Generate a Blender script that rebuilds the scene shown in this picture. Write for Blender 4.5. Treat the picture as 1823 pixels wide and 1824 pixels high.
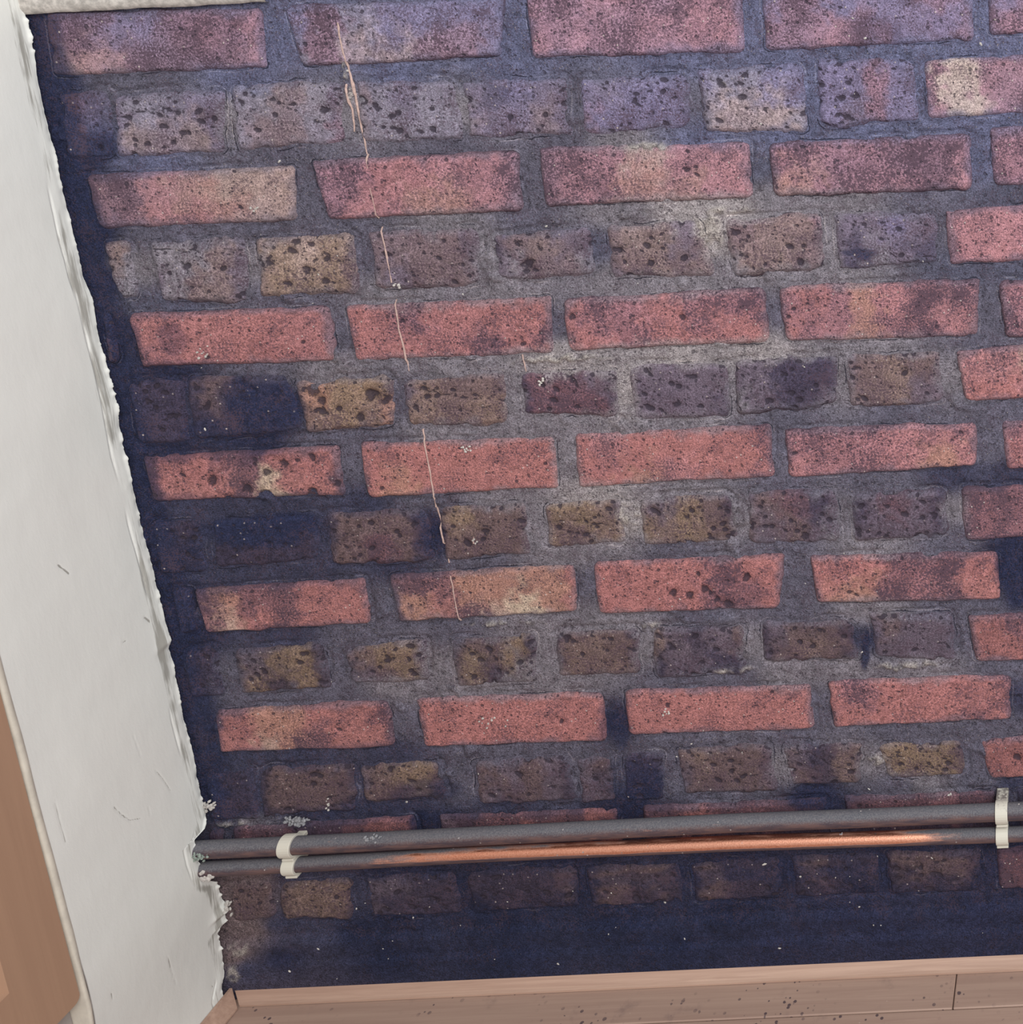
import bpy, bmesh, math
import numpy as np
from mathutils import Matrix, Vector

# ------------------------------------------------------------------ clearing, camera, light
for o in list(bpy.data.objects):
    bpy.data.objects.remove(o, do_unlink=True)
scene = bpy.context.scene
COLL = scene.collection

cam_data = bpy.data.cameras.new('camera')
cam = bpy.data.objects.new('camera', cam_data)
COLL.objects.link(cam)
cam.matrix_world = Matrix((
    (0.99916731, 0.03988851, -0.00857868, 0.98945232),
    (-0.01643882, 0.20113457, -0.97942567, -1.10832611),
    (-0.03734236, 0.97875114, 0.20162281, 0.01313819),
    (0, 0, 0, 1)))
cam_data.sensor_fit = 'HORIZONTAL'
cam_data.sensor_width = 36.0
cam_data.lens = 1994.41 / 1823 * 36.0
cam_data.shift_x = (911.5 - 1947.48) / 1823      # the picture is the lower left part of a wider photograph
cam_data.shift_y = (339.16 - 912.0) / 1823
cam_data.clip_start = 0.05
scene.camera = cam

scene.view_settings.view_transform = 'Standard'
scene.view_settings.look = 'None'
scene.view_settings.gamma = 1.0
scene.view_settings.use_curve_mapping = False
scene.view_settings.exposure = 0.0

world = bpy.data.worlds.new('world')
scene.world = world
world.use_nodes = True
wn = world.node_tree
wn.nodes.clear()
bg = wn.nodes.new('ShaderNodeBackground')
bg.inputs['Color'].default_value = (0.93, 0.97, 1.0, 1)
bg.inputs['Strength'].default_value = 0.66
wo = wn.nodes.new('ShaderNodeOutputWorld')
wn.links.new(bg.outputs['Background'], wo.inputs['Surface'])


def area(name, loc, target, sx, sy, power, col):
    l = bpy.data.lights.new(name, 'AREA')
    l.shape = 'RECTANGLE'
    l.size, l.size_y = sx, sy
    l.energy = power
    l.color = col
    o = bpy.data.objects.new(name, l)
    COLL.objects.link(o)
    o.location = loc
    o.rotation_euler = (Vector(target) - Vector(loc)).to_track_quat('-Z', 'Y').to_euler()
    return o


# daylight from a tall window across the room, high and to the right
area('window_light', (1.9, -2.1, 1.1), (0.25, 0.0, -0.45), 1.4, 1.4, 70.0, (1.0, 0.985, 0.965))

# ------------------------------------------------------------------ data, in metres on the wall (x to the right, z up; the wall's face is y = 0)
DATA = {
"spot":[[0.0607,-0.4882,0.00706],[0.1099,-0.467,0.00412],[0.1187,-0.4826,0.00529],[0.1387,-0.4727,0.00647],[0.1689,-0.4677,0.00529],[0.095,-0.4994,0.00647],[0.1125,-0.5066,0.00588],[0.1615,-0.5063,0.00647],[0.1894,-0.4986,0.00471],[0.5279,-0.6421,0.00529],[0.5458,-0.645,0.00471],[0.5623,-0.6391,0.00588],[0.5853,-0.6577,0.00706],[0.5755,-0.6518,0.00471],[0.6092,-0.6252,0.00471],[0.5577,-0.6201,0.00353],[0.2397,-0.402,0.00765],[0.226,-0.425,0.00588],[0.1819,-0.3945,0.00765],[0.1892,-0.406,0.00647],[0.1884,-0.2433,0.00529],[0.1993,-0.2643,0.00529],[0.1639,-0.2569,0.00471],[0.2167,-0.278,0.00471],[0.8892,-0.8638,0.00588],[0.545,-0.254,0.00471],[0.6083,-0.6278,0.00412],[0.4222,-0.2677,0.00529],[0.3153,-0.5724,0.00529],[0.6225,-0.3695,0.00412],[0.5716,-0.3314,0.00412],[0.4591,-0.3248,0.00471],[0.6761,-0.4181,0.00471],[0.6841,-0.4265,0.00471],[0.14,-0.6967,0.00353],[0.5063,-0.7791,0.00353],[0.388,-0.7923,0.00353],[0.8008,-0.8414,0.00471],[0.7337,-0.5774,0.00471],[0.6762,-0.5813,0.00529],[0.6235,-0.5657,0.00353],[0.6976,-0.2763,0.00529]],
"bricks":[[0,0,[-0.0078,0.0025,0.2033,-0.0024,0.195,-0.0617,-0.0133,-0.0607],"ppupqs/toppps"],
[0,0,[0.2231,-0.0004,0.4356,0.0006,0.4255,-0.0586,0.2283,-0.0619],"uqguuuu/gqttqqu"],
[0,0,[0.4555,0.0073,0.6673,0.0079,0.6634,-0.064,0.4536,-0.0613],"qqsqqsq/ssqqsqs"],
[0,0,[0.6831,0.0084,0.89,0.007,0.8893,-0.0612,0.6821,-0.0636],"uquuuqu/qqsquuq"],
[0,0,[0.9037,0.0081,1.1126,0.0083,1.1142,-0.0567,0.9028,-0.0573],"uuqq/qqqq"],
[1,1,[-0.0119,-0.0761,0.0396,-0.0754,0.0298,-0.1419,-0.0157,-0.1429],"kpkk/zkzz"],
[1,1,[0.0419,-0.0799,0.1472,-0.078,0.1416,-0.1436,0.0317,-0.1431],"hgghh/hnmnh"],
[1,1,[0.1593,-0.0773,0.2661,-0.0738,0.2605,-0.1382,0.1517,-0.14],"ggmgh/gmmgq"],
[1,1,[0.279,-0.0749,0.3759,-0.0792,0.3779,-0.139,0.2737,-0.1387],"mghgh/mgggg"],
[1,1,[0.3822,-0.0811,0.4868,-0.0797,0.4834,-0.1392,0.3825,-0.138],"hhuhh/mhhmh"],
[1,1,[0.4991,-0.0824,0.6034,-0.0798,0.6028,-0.1355,0.4929,-0.1385],"uhuuk/quuuk"],
[1,1,[0.614,-0.0786,0.7184,-0.0765,0.7171,-0.1463,0.6146,-0.1399],"ugguu/gtttg"],
[1,1,[0.7324,-0.0732,0.8267,-0.0747,0.8279,-0.1372,0.7288,-0.1405],"uuuquh/uuhquu"],
[1,0,[0.836,-0.0756,1.0529,-0.0735,1.054,-0.1348,0.8363,-0.1364],"qyqqqqq/sysqqqq"],
[2,0,[-0.0026,-0.1587,0.2064,-0.1558,0.1973,-0.2157,-0.0007,-0.2144],"pprottt/kprrott"],
[2,0,[0.2209,-0.1524,0.4277,-0.1517,0.424,-0.214,0.2283,-0.2152],"qqrrsrq/prroosq"],
[2,0,[0.4482,-0.1486,0.658,-0.1519,0.6568,-0.2091,0.4464,-0.2109],"pqqtsss/pqpoooss"],
[2,0,[0.6757,-0.1531,0.879,-0.1516,0.8777,-0.2111,0.676,-0.2087],"qqqqppq/ooqqqps"],
[2,0,[0.8984,-0.1456,1.1154,-0.1486,1.1172,-0.2076,0.8971,-0.2085],"qqqq/qsqs"],
[3,1,[0.0005,-0.2267,0.0275,-0.2266,0.0232,-0.2877,0.003,-0.2892],"mmg/ggg"],
[3,1,[0.0474,-0.2281,0.1405,-0.2284,0.1324,-0.2953,0.0463,-0.294],"gggmh/hgmmh"],
[3,1,[0.1543,-0.2296,0.2522,-0.2296,0.249,-0.2919,0.146,-0.2923],"mntnt/mnnnb"],
[3,1,[0.266,-0.2278,0.375,-0.2259,0.372,-0.2887,0.2644,-0.2884],"bbbbh/bhbbg"],
[3,1,[0.3885,-0.2375,0.4878,-0.2306,0.4874,-0.2823,0.3884,-0.2853],"kbmhh/hgbbg"],
[3,1,[0.5052,-0.2313,0.6028,-0.2289,0.6089,-0.2892,0.504,-0.2866],"bmmhg/hbmbm"],
[3,1,[0.6236,-0.2298,0.7241,-0.2281,0.7226,-0.2851,0.6293,-0.2913],"bbmmq/gmmbb"],
[3,1,[0.7348,-0.2285,0.8379,-0.2304,0.8384,-0.284,0.7337,-0.2897],"hhhuhh/hkghkk"],
[3,0,[0.8471,-0.2296,1.0658,-0.2211,1.0682,-0.2841,0.8485,-0.288],"sssss/ssrss"],
[4,0,[-0.0183,-0.3014,-0.0057,-0.3007,-0.0096,-0.3542,-0.0219,-0.358],"kk/pk"],
[4,0,[0.0087,-0.3025,0.214,-0.3035,0.2131,-0.3645,0.0116,-0.3625],"rrrrrr/prrrrr"],
[4,0,[0.2294,-0.3036,0.4408,-0.3024,0.4369,-0.3663,0.2297,-0.3653],"rrprrrr/rrrrprp"],
[4,0,[0.4506,-0.3064,0.6591,-0.3021,0.6595,-0.3643,0.4494,-0.3632],"rqqrqqp/rrqrrrr"],
[4,0,[0.6713,-0.3014,0.8803,-0.303,0.8738,-0.3662,0.6741,-0.3637],"qrqosppq/rqqoqpsr"],
[4,0,[0.8986,-0.3056,1.1214,-0.306,1.1234,-0.3684,0.9016,-0.3681],"qqss/qqss"],
[5,1,[-0.0075,-0.377,0.0504,-0.3752,0.0437,-0.4463,-0.0106,-0.447],"kk/kk"],
[5,1,[0.0552,-0.3742,0.1576,-0.3756,0.1647,-0.4392,0.0484,-0.4434],"kbkz/kkkz"],
[5,1,[0.1632,-0.3857,0.2627,-0.382,0.2598,-0.4359,0.1677,-0.4418],"bonnn/bmnmo"],
[5,1,[0.2771,-0.3863,0.3821,-0.3811,0.3782,-0.4412,0.274,-0.4384],"hmbbb/mmbmm"],
[5,1,[0.3966,-0.3854,0.4966,-0.3842,0.4934,-0.4388,0.3949,-0.4312],"kpphk/kpppk"],
[5,1,[0.5102,-0.3818,0.6141,-0.3826,0.6103,-0.4427,0.5089,-0.4413],"hhhhh/hhhhk"],
[5,1,[0.6212,-0.3817,0.7263,-0.3782,0.7186,-0.4349,0.6169,-0.4417],"hhkkk/ghkkh"],
[5,1,[0.7355,-0.3786,0.8345,-0.3805,0.8355,-0.4376,0.7354,-0.4382],"hbmbb/bbmhh"],
[5,0,[0.8492,-0.378,1.0707,-0.3735,1.0722,-0.4324,0.8549,-0.4372],"sstrss/rrssss"],
[6,0,[-0.0083,-0.4585,0.1968,-0.4557,0.1964,-0.513,-0.0075,-0.5114],"prrpkrrr/prrrpyrrk"],
[6,0,[0.2187,-0.4542,0.4261,-0.4552,0.4204,-0.5161,0.2164,-0.5171],"rrrrrrr/rorrrrr"],
[6,0,[0.4416,-0.454,0.6512,-0.452,0.6501,-0.5131,0.4405,-0.5164],"rsrrrrp/rrosrrq"],
[6,0,[0.6641,-0.4589,0.8678,-0.4598,0.8648,-0.51,0.6642,-0.5157],"qqqsss/sqqsos"],
[6,0,[0.8914,-0.4596,1.116,-0.4613,1.12,-0.5151,0.8949,-0.5171],"qqqq/rqsq"],
[7,1,[-0.0167,-0.5329,0.0385,-0.5322,0.034,-0.5941,-0.0162,-0.5971],"kk/kz"],
[7,1,[0.0497,-0.5353,0.1624,-0.5314,0.1538,-0.5872,0.0449,-0.5907],"zzzz/kkkk"],
[7,1,[0.1706,-0.5318,0.2763,-0.5315,0.2747,-0.5949,0.1684,-0.5925],"kbbbk/bbpbk"],
[7,1,[0.2896,-0.5302,0.3823,-0.5299,0.3774,-0.5904,0.2893,-0.5936],"bnbbb/bbbbb"],
[7,1,[0.4007,-0.534,0.4843,-0.5275,0.4838,-0.5809,0.399,-0.5862],"bnnmh/nbbmn"],
[7,1,[0.5006,-0.5308,0.602,-0.5296,0.6046,-0.5872,0.5006,-0.5863],"bhnbk/nmnbb"],
[7,1,[0.6182,-0.529,0.7125,-0.5282,0.7115,-0.5915,0.6123,-0.5882],"hbpkh/bhbhg"],
[7,1,[0.728,-0.5367,0.8287,-0.5341,0.8276,-0.5896,0.7278,-0.5909],"khphk/hhhhk"],
[7,0,[0.8449,-0.5329,1.0729,-0.531,1.0745,-0.5932,0.8452,-0.5971],"pqqk/qqqk"],
[8,0,[-0.01,-0.6106,0.0129,-0.6104,0.0092,-0.6652,-0.0105,-0.667],"kz/zz"],
[8,0,[0.0153,-0.6132,0.2006,-0.608,0.1989,-0.6649,0.0171,-0.6683],"kopprrr/ptrprrr"],
[8,0,[0.2237,-0.6064,0.4264,-0.602,0.4211,-0.6613,0.2268,-0.6648],"kppoooor/zorptyor"],
[8,0,[0.4439,-0.6015,0.6527,-0.6007,0.6398,-0.6677,0.4425,-0.665],"rrrrprr/rrrrppr"],
[8,0,[0.6765,-0.6044,0.8821,-0.6094,0.882,-0.6684,0.6806,-0.6622],"rrrppprr/roopqprr"],
[8,0,[0.9042,-0.6051,1.1198,-0.6065,1.1238,-0.667,0.9053,-0.6675],"zzzk/zzpq"],
[9,1,[-0.0143,-0.6858,0.0249,-0.6843,0.0233,-0.7427,-0.0139,-0.745],"kkk/zkk"],
[9,1,[0.0437,-0.6873,0.1408,-0.6852,0.1384,-0.7407,0.0412,-0.7422],"khnnk/bnknk"],
[9,1,[0.1614,-0.6889,0.2522,-0.6851,0.2479,-0.7357,0.1639,-0.7385],"hbnnb/khbng"],
[9,1,[0.2787,-0.687,0.3724,-0.6841,0.3665,-0.745,0.2776,-0.7462],"kbbnk/bnkgg"],
[9,1,[0.3946,-0.6824,0.4825,-0.6819,0.4795,-0.7387,0.3888,-0.7392],"kbmbk/bmbmb"],
[9,1,[0.4989,-0.6827,0.6014,-0.6855,0.5948,-0.7451,0.4961,-0.7444],"mhkhb/khhkk"],
[9,1,[0.6189,-0.6816,0.7204,-0.6838,0.7213,-0.7332,0.6153,-0.7308],"khbbbk/kbmbk"],
[9,1,[0.7362,-0.677,0.8285,-0.6814,0.8285,-0.7405,0.7386,-0.7334],"hbhhh/hhhhh"],
[9,0,[0.8442,-0.6849,1.0725,-0.6802,1.0755,-0.7421,0.8494,-0.7436],"rqrr/rrqr"],
[10,0,[0.0078,-0.7594,0.2014,-0.7571,0.1996,-0.8176,0.0031,-0.8155],"kroorrrp/rrtoprrp"],
[10,0,[0.23,-0.7557,0.437,-0.7582,0.4334,-0.8215,0.2286,-0.819],"rrrrrr/rrrrrr"],
[10,0,[0.4593,-0.7572,0.6658,-0.7611,0.6664,-0.8182,0.4566,-0.8155],"rrrrrrr/rrrrrrr"],
[10,0,[0.6828,-0.757,0.8895,-0.7595,0.8853,-0.8156,0.6871,-0.8171],"rqrrrrp/rrrrrpr"],
[10,0,[0.907,-0.7583,1.1238,-0.7605,1.1281,-0.8149,0.9093,-0.8133],"rrrr/rrrr"],
[11,1,[-0.0156,-0.8381,0.0376,-0.8365,0.033,-0.9014,-0.0227,-0.9029],"zkk/kkk"],
[11,1,[0.0442,-0.8347,0.1488,-0.835,0.141,-0.8953,0.0348,-0.8986],"kbbbb/kbbbk"],
[11,1,[0.1564,-0.8375,0.2447,-0.8355,0.2434,-0.8853,0.1509,-0.8856],"hbnnb/bbbnk"],
[11,1,[0.2791,-0.8394,0.388,-0.8342,0.3906,-0.8964,0.2795,-0.8966],"bbhbhk/bhbbhk"],
[11,1,[0.3955,-0.8396,0.4384,-0.8367,0.434,-0.8979,0.3943,-0.9017],"hb/hb"],
[11,1,[0.4477,-0.8372,0.494,-0.8381,0.4902,-0.8986,0.4427,-0.8991],"kk/zz"],
[11,1,[0.5089,-0.8331,0.6149,-0.8327,0.6155,-0.8927,0.509,-0.8945],"bmbbh/hbbbh"],
[11,1,[0.6279,-0.8341,0.7182,-0.8365,0.7102,-0.8895,0.6317,-0.8884],"bhkbm/hbkmb"],
[11,1,[0.7317,-0.84,0.8289,-0.8356,0.8308,-0.8869,0.7422,-0.8853],"nnnnb/gnnnb"],
[11,0,[0.8482,-0.8394,1.0786,-0.8302,1.0825,-0.8895,0.856,-0.8918],"rrrr/rrrr"],
[12,0,[-0.0293,-0.9114,-0.0115,-0.9101,-0.0176,-0.9682,-0.0346,-0.9703],"pp/kk"],
[12,0,[-0.0022,-0.9076,0.2056,-0.9052,0.2032,-0.9642,-0.0057,-0.9659],"pppkkkprrr/kkkkkkkkkk"],
[12,0,[0.2309,-0.905,0.4374,-0.9062,0.4353,-0.9651,0.2287,-0.964],"hkpprpprr/kkkkkkkkk"],
[12,0,[0.4616,-0.9052,0.6695,-0.9064,0.6697,-0.964,0.4596,-0.9649],"pprpppkk/kkkkkkkk"],
[12,0,[0.6905,-0.9053,0.8635,-0.9046,0.8667,-0.9631,0.6915,-0.9636],"kpppqpp/kkkkkkk"],
[12,0,[0.8858,-0.9035,1.1218,-0.9046,1.1242,-0.9623,0.888,-0.9627],"kkkkk/kkkkk"],
[13,1,[-0.0189,-0.9846,0.0318,-0.9828,0.0262,-1.0339,-0.0202,-1.0353],"bb/bb"],
[13,1,[0.0394,-0.9832,0.1281,-0.9827,0.1097,-1.0384,0.0327,-1.0335],"bmmm/bmmb"],
[13,1,[0.138,-0.9809,0.2433,-0.9812,0.2393,-1.0377,0.135,-1.0375],"hhkk/hkkk"],
[13,1,[0.2531,-0.9802,0.3758,-0.9807,0.3738,-1.0358,0.2497,-1.0368],"kkkb/zkkz"],
[13,1,[0.3885,-0.9814,0.4975,-0.9811,0.4963,-1.0378,0.3864,-1.038],"kbbbk/kbkkk"],
[13,1,[0.5077,-0.9816,0.6105,-0.9803,0.6098,-1.0362,0.5068,-1.0368],"kbkkk/kbkkz"],
[13,1,[0.6245,-0.981,0.721,-0.9801,0.7219,-1.036,0.6246,-1.037],"kbkkk/kkkzz"],
[13,1,[0.7338,-0.9808,0.84,-0.9811,0.84,-1.0377,0.7335,-1.0374],"kbbbbk/kkkkkz"],
[13,0,[0.858,-0.9813,1.0819,-0.9802,1.0861,-1.0355,0.8594,-1.0388],"pqq/ppk"]],
"mort":[[0.2101,-0.0328,"V"],
[0.4442,-0.031,"V"],
[0.6756,-0.0344,"V"],
[0.8946,-0.0373,"V"],
[0.0721,-0.0712,"D"],
[0.1657,-0.0666,"V"],
[0.3191,-0.0643,"V"],
[0.4283,-0.0658,"V"],
[0.5928,-0.0667,"V"],
[0.7026,-0.0682,"V"],
[0.8129,-0.067,"V"],
[0.9231,-0.0685,"V"],
[-0.0244,-0.0401,"K"],
[-0.0232,-0.095,"K"],
[-0.0219,-0.1511,"K"],
[-0.0184,-0.1855,"K"],
[-0.0149,-0.2202,"K"],
[-0.0082,-0.2674,"K"],
[-0.0067,-0.3271,"K"],
[-0.0047,-0.4129,"K"],
[-0.0131,-0.4817,"K"],
[-0.013,-0.5526,"K"],
[-0.0116,-0.6185,"K"],
[-0.0131,-0.6859,"K"],
[-0.0132,-0.7479,"N"],
[-0.0151,-0.8039,"N"],
[-0.0184,-0.8682,"N"],
[-0.009,-0.068,"N"],
[0.045,-0.0701,"D"],
[0.0566,-0.1458,"V"],
[0.1955,-0.1429,"D"],
[0.3616,-0.1439,"D"],
[0.4729,-0.1428,"D"],
[0.5274,-0.1517,"M"],
[0.6118,-0.1455,"V"],
[0.6954,-0.146,"V"],
[0.7796,-0.1409,"V"],
[0.8916,-0.1369,"V"],
[0.147,-0.1073,"M"],
[0.2681,-0.1066,"M"],
[0.3777,-0.1109,"M"],
[0.4894,-0.1097,"D"],
[0.6074,-0.1088,"D"],
[0.7239,-0.1078,"V"],
[0.8298,-0.1008,"V"],
[0.2104,-0.1834,"D"],
[0.4342,-0.181,"D"],
[0.6643,-0.1789,"W"],
[0.8873,-0.1822,"V"],
[0.069,-0.2208,"D"],
[0.1536,-0.2185,"D"],
[0.2372,-0.222,"D"],
[0.3499,-0.2208,"M"],
[0.4227,-0.2238,"D"],
[0.5188,-0.222,"M"],
[0.5866,-0.2218,"G"],
[0.6321,-0.2191,"G"],
[0.6888,-0.2173,"M"],
[0.7454,-0.2167,"M"],
[0.8305,-0.2144,"D"],
[0.9155,-0.215,"W"],
[0.0306,-0.2572,"M"],
[0.2569,-0.2549,"D"],
[0.3796,-0.2483,"M"],
[0.4923,-0.253,"W"],
[0.6082,-0.2578,"G"],
[0.6142,-0.2817,"M"],
[0.7278,-0.2569,"M"],
[0.842,-0.2558,"D"],
[0.1454,-0.2561,"M"],
[0.0537,-0.2967,"W"],
[0.1676,-0.2956,"D"],
[0.2816,-0.2944,"M"],
[0.3958,-0.2933,"M"],
[0.5106,-0.2892,"M"],
[0.625,-0.2881,"M"],
[0.7391,-0.2929,"M"],
[0.8542,-0.2888,"W"],
[0.9231,-0.2887,"W"],
[0.2174,-0.3368,"D"],
[0.4417,-0.3343,"D"],
[0.6638,-0.3317,"D"],
[0.8886,-0.3413,"D"],
[0.0391,-0.3686,"K"],
[0.1253,-0.3693,"D"],
[0.2116,-0.37,"M"],
[0.3273,-0.3689,"M"],
[0.4426,-0.3708,"G"],
[0.5583,-0.3728,"G"],
[0.6456,-0.3705,"G"],
[0.7619,-0.3694,"M"],
[0.8783,-0.3683,"D"],
[0.2658,-0.4093,"D"],
[0.3886,-0.4054,"M"],
[0.5004,-0.4104,"G"],
[0.612,-0.4153,"M"],
[0.7267,-0.4079,"M"],
[0.841,-0.4067,"M"],
[0.0223,-0.4516,"K"],
[0.1103,-0.4493,"K"],
[0.1978,-0.4501,"D"],
[0.3155,-0.4459,"M"],
[0.4328,-0.4448,"M"],
[0.5499,-0.4469,"M"],
[0.6673,-0.449,"D"],
[0.7853,-0.4479,"D"],
[0.9032,-0.45,"D"],
[0.2104,-0.4791,"D"],
[0.4307,-0.4827,"M"],
[0.6568,-0.4801,"D"],
[0.8785,-0.4901,"D"],
[-0.0099,-0.4946,"K"],
[0.0381,-0.5193,"N"],
[0.1265,-0.5201,"N"],
[0.2146,-0.5241,"N"],
[0.274,-0.5236,"D"],
[0.3628,-0.5245,"M"],
[0.4519,-0.5253,"G"],
[0.5417,-0.5198,"M"],
[0.6606,-0.5219,"D"],
[0.75,-0.5228,"D"],
[0.8395,-0.5236,"N"],
[0.8994,-0.5231,"N"],
[0.1579,-0.5605,"N"],
[0.2802,-0.5596,"K"],
[0.3909,-0.5582,"M"],
[0.4927,-0.5564,"G"],
[0.6089,-0.5618,"M"],
[0.7189,-0.5603,"M"],
[0.8373,-0.5592,"M"],
[0.0416,-0.5616,"N"],
[-0.0036,-0.5792,"K"],
[0.053,-0.595,"N"],
[0.1426,-0.5959,"N"],
[0.2324,-0.5969,"N"],
[0.3223,-0.5978,"D"],
[0.4133,-0.5921,"M"],
[0.5337,-0.5911,"D"],
[0.654,-0.5934,"D"],
[0.7445,-0.5944,"M"],
[0.8351,-0.5953,"D"],
[0.8953,-0.6014,"K"],
[0.211,-0.6358,"D"],
[0.4329,-0.6262,"D"],
[0.6597,-0.6303,"D"],
[0.8932,-0.6413,"K"],
[-0.0044,-0.6727,"K"],
[0.0984,-0.6743,"N"],
[0.1898,-0.6719,"D"],
[0.2808,-0.6729,"D"],
[0.3724,-0.6705,"M"],
[0.4633,-0.6748,"M"],
[0.555,-0.6724,"D"],
[0.6466,-0.6734,"D"],
[0.7385,-0.671,"M"],
[0.8303,-0.672,"D"],
[0.0298,-0.7154,"D"],
[0.1461,-0.7142,"D"],
[0.2594,-0.7128,"M"],
[0.3795,-0.7083,"M"],
[0.4884,-0.7102,"M"],
[0.6064,-0.709,"M"],
[0.7295,-0.7081,"N"],
[0.8339,-0.7132,"D"],
[0.0543,-0.7477,"D"],
[0.1462,-0.7488,"D"],
[0.2095,-0.738,"M"],
[0.3004,-0.7459,"M"],
[0.3932,-0.7435,"M"],
[0.5162,-0.7461,"D"],
[0.5781,-0.7456,"D"],
[0.6399,-0.7452,"M"],
[0.7018,-0.7447,"M"],
[0.7947,-0.7458,"M"],
[0.8875,-0.7503,"D"],
[0.2138,-0.7871,"D"],
[0.445,-0.7986,"K"],
[0.6733,-0.7888,"D"],
[0.895,-0.7857,"N"],
[-0.014,-0.7828,"N"],
[0.0091,-0.8229,"N"],
[0.1021,-0.8241,"N"],
[0.1953,-0.8252,"N"],
[0.2881,-0.8299,"D"],
[0.382,-0.8275,"D"],
[0.5076,-0.8231,"D"],
[0.6328,-0.8222,"D"],
[0.758,-0.8249,"D"],
[0.8521,-0.8261,"D"],
[0.0343,-0.8709,"N"],
[0.1485,-0.8623,"N"],
[0.2636,-0.8682,"D"],
[0.3893,-0.8673,"D"],
[0.4957,-0.8727,"D"],
[0.6194,-0.8646,"M"],
[0.7237,-0.8626,"M"],
[0.8402,-0.8685,"D"],
[0.7849,-0.8911,"M"],
[-0.0068,-0.9052,"M"],
[0.1206,-0.8972,"N"],
[0.1842,-0.8931,"N"],
[0.3098,-0.8959,"N"],
[0.4412,-0.9064,"K"],
[0.5624,-0.898,"D"],
[0.6574,-0.8992,"K"],
[0.7529,-0.8946,"D"],
[0.8482,-0.8943,"D"],
[0.8799,-0.8959,"N"],
[0.2183,-0.9168,"K"],
[0.4457,-0.9213,"K"],
[0.6811,-0.9187,"N"],
[0.0057,-0.9724,"B"],
[-0.0263,-0.941,"N"],
[0.0562,-0.9751,"N"],
[0.1711,-0.9737,"K"],
[0.3623,-0.9763,"K"],
[0.5541,-0.9788,"K"],
[0.7472,-0.974,"K"],
[0.8694,-0.9729,"K"],
[-0.0148,-1.047,"B"],
[-0.0269,-1.0771,"B"],
[-0.0106,-1.0935,"N"],
[-0.0246,-1.0312,"B"],
[-0.0252,-1.0009,"B"],
[0.0681,-1.0515,"N"],
[0.0243,-1.0799,"K"],
[0.0312,-1.0418,"N"],
[0.1269,-1.009,"N"],
[0.1193,-1.0542,"Z"],
[0.1601,-1.0411,"Z"],
[0.1527,-1.0869,"Z"],
[0.2881,-1.048,"Z"],
[0.2816,-1.0939,"Z"],
[0.4166,-1.0549,"Z"],
[0.4767,-1.0967,"Z"],
[0.5472,-1.0466,"Z"],
[0.6075,-1.0961,"K"],
[0.6764,-1.0535,"K"],
[0.7389,-1.0877,"K"],
[0.8386,-1.0622,"K"],
[0.8691,-1.1024,"K"],
[0.3775,-1.0071,"Z"],
[0.2457,-1.0077,"Z"],
[0.4998,-1.0061,"K"],
[0.6159,-1.0046,"K"],
[0.7251,-1.0104,"K"],
[0.8481,-1.0093,"K"]],
"blob":[[0.1299,-0.4064,0.0432,0.031,0.95],[0.1011,-0.4363,0.0636,0.0137,0.7],[0.1036,-0.5482,0.0619,0.0168,0.95],[0.2792,-0.5661,0.0166,0.0327,0.7],[0.9023,-0.6417,0.0219,0.0405,1],[0.448,-0.7988,0.0099,0.0353,0.6],[0.2089,-0.9164,0.0113,0.016,0.95],[0.4479,-0.914,0.0113,0.0183,0.95],[0.6626,-0.9119,0.0285,0.0161,0.8],[0.4514,-0.8741,0.0376,0.0326,0.5],[0.0048,-0.1297,0.0301,0.0195,0.8],[0.0515,-0.3357,0.0147,0.018,0.45],[0.2249,-0.8749,0.0436,0.0158,0.6],[0.6552,-0.852,0.0126,0.0258,0.35],[0.73,-0.7253,0.0043,0.0242,0.9],[0.7581,-0.27,0.0171,0.0053,0.75],[-0.0144,-0.0678,0.013,0.0328,0.8],[0.1025,-0.8926,0.1249,0.0072,0.4],[0.5454,-1.0009,0.1926,0.0105,0.5],[0.413,-0.0956,0.0137,0.0138,0.4],[0.7866,-0.0496,0.0329,0.0163,0.3],[0.8264,-0.1912,0.0225,0.0172,0.2],[0.7171,-0.5602,0.0359,0.0196,0.2],[-0.0579,-0.6974,0.0361,0.0409,0.5]],
"cream":[[0.6084,-0.2402,0.0146,0.0222],[0.6319,-0.2208,0.0282,0.0046],[0.5552,-0.1528,0.025,0.004],[0.336,-0.6701,0.0423,0.0034],[0.4426,-0.3708,0.0519,0.0031],[0.5788,-0.7387,0.0245,0.0042],[0.7762,-0.7435,0.0371,0.0042],[-0.0191,-1.0698,0.0141,0.0092],[-0.0278,-1.0988,0.009,0.0108],[0.7302,-0.8594,0.0139,0.0086],[0.4905,-0.5498,0.0119,0.0143],[0.5021,-0.6821,0.0109,0.0061],[0.2728,-0.079,0.0028,0.0331],[0.6395,-0.0934,0.0055,0.0022],[-0.0002,-0.9041,0.0218,0.0036],[0.8599,-0.1076,0.0001,0.0]],
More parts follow.
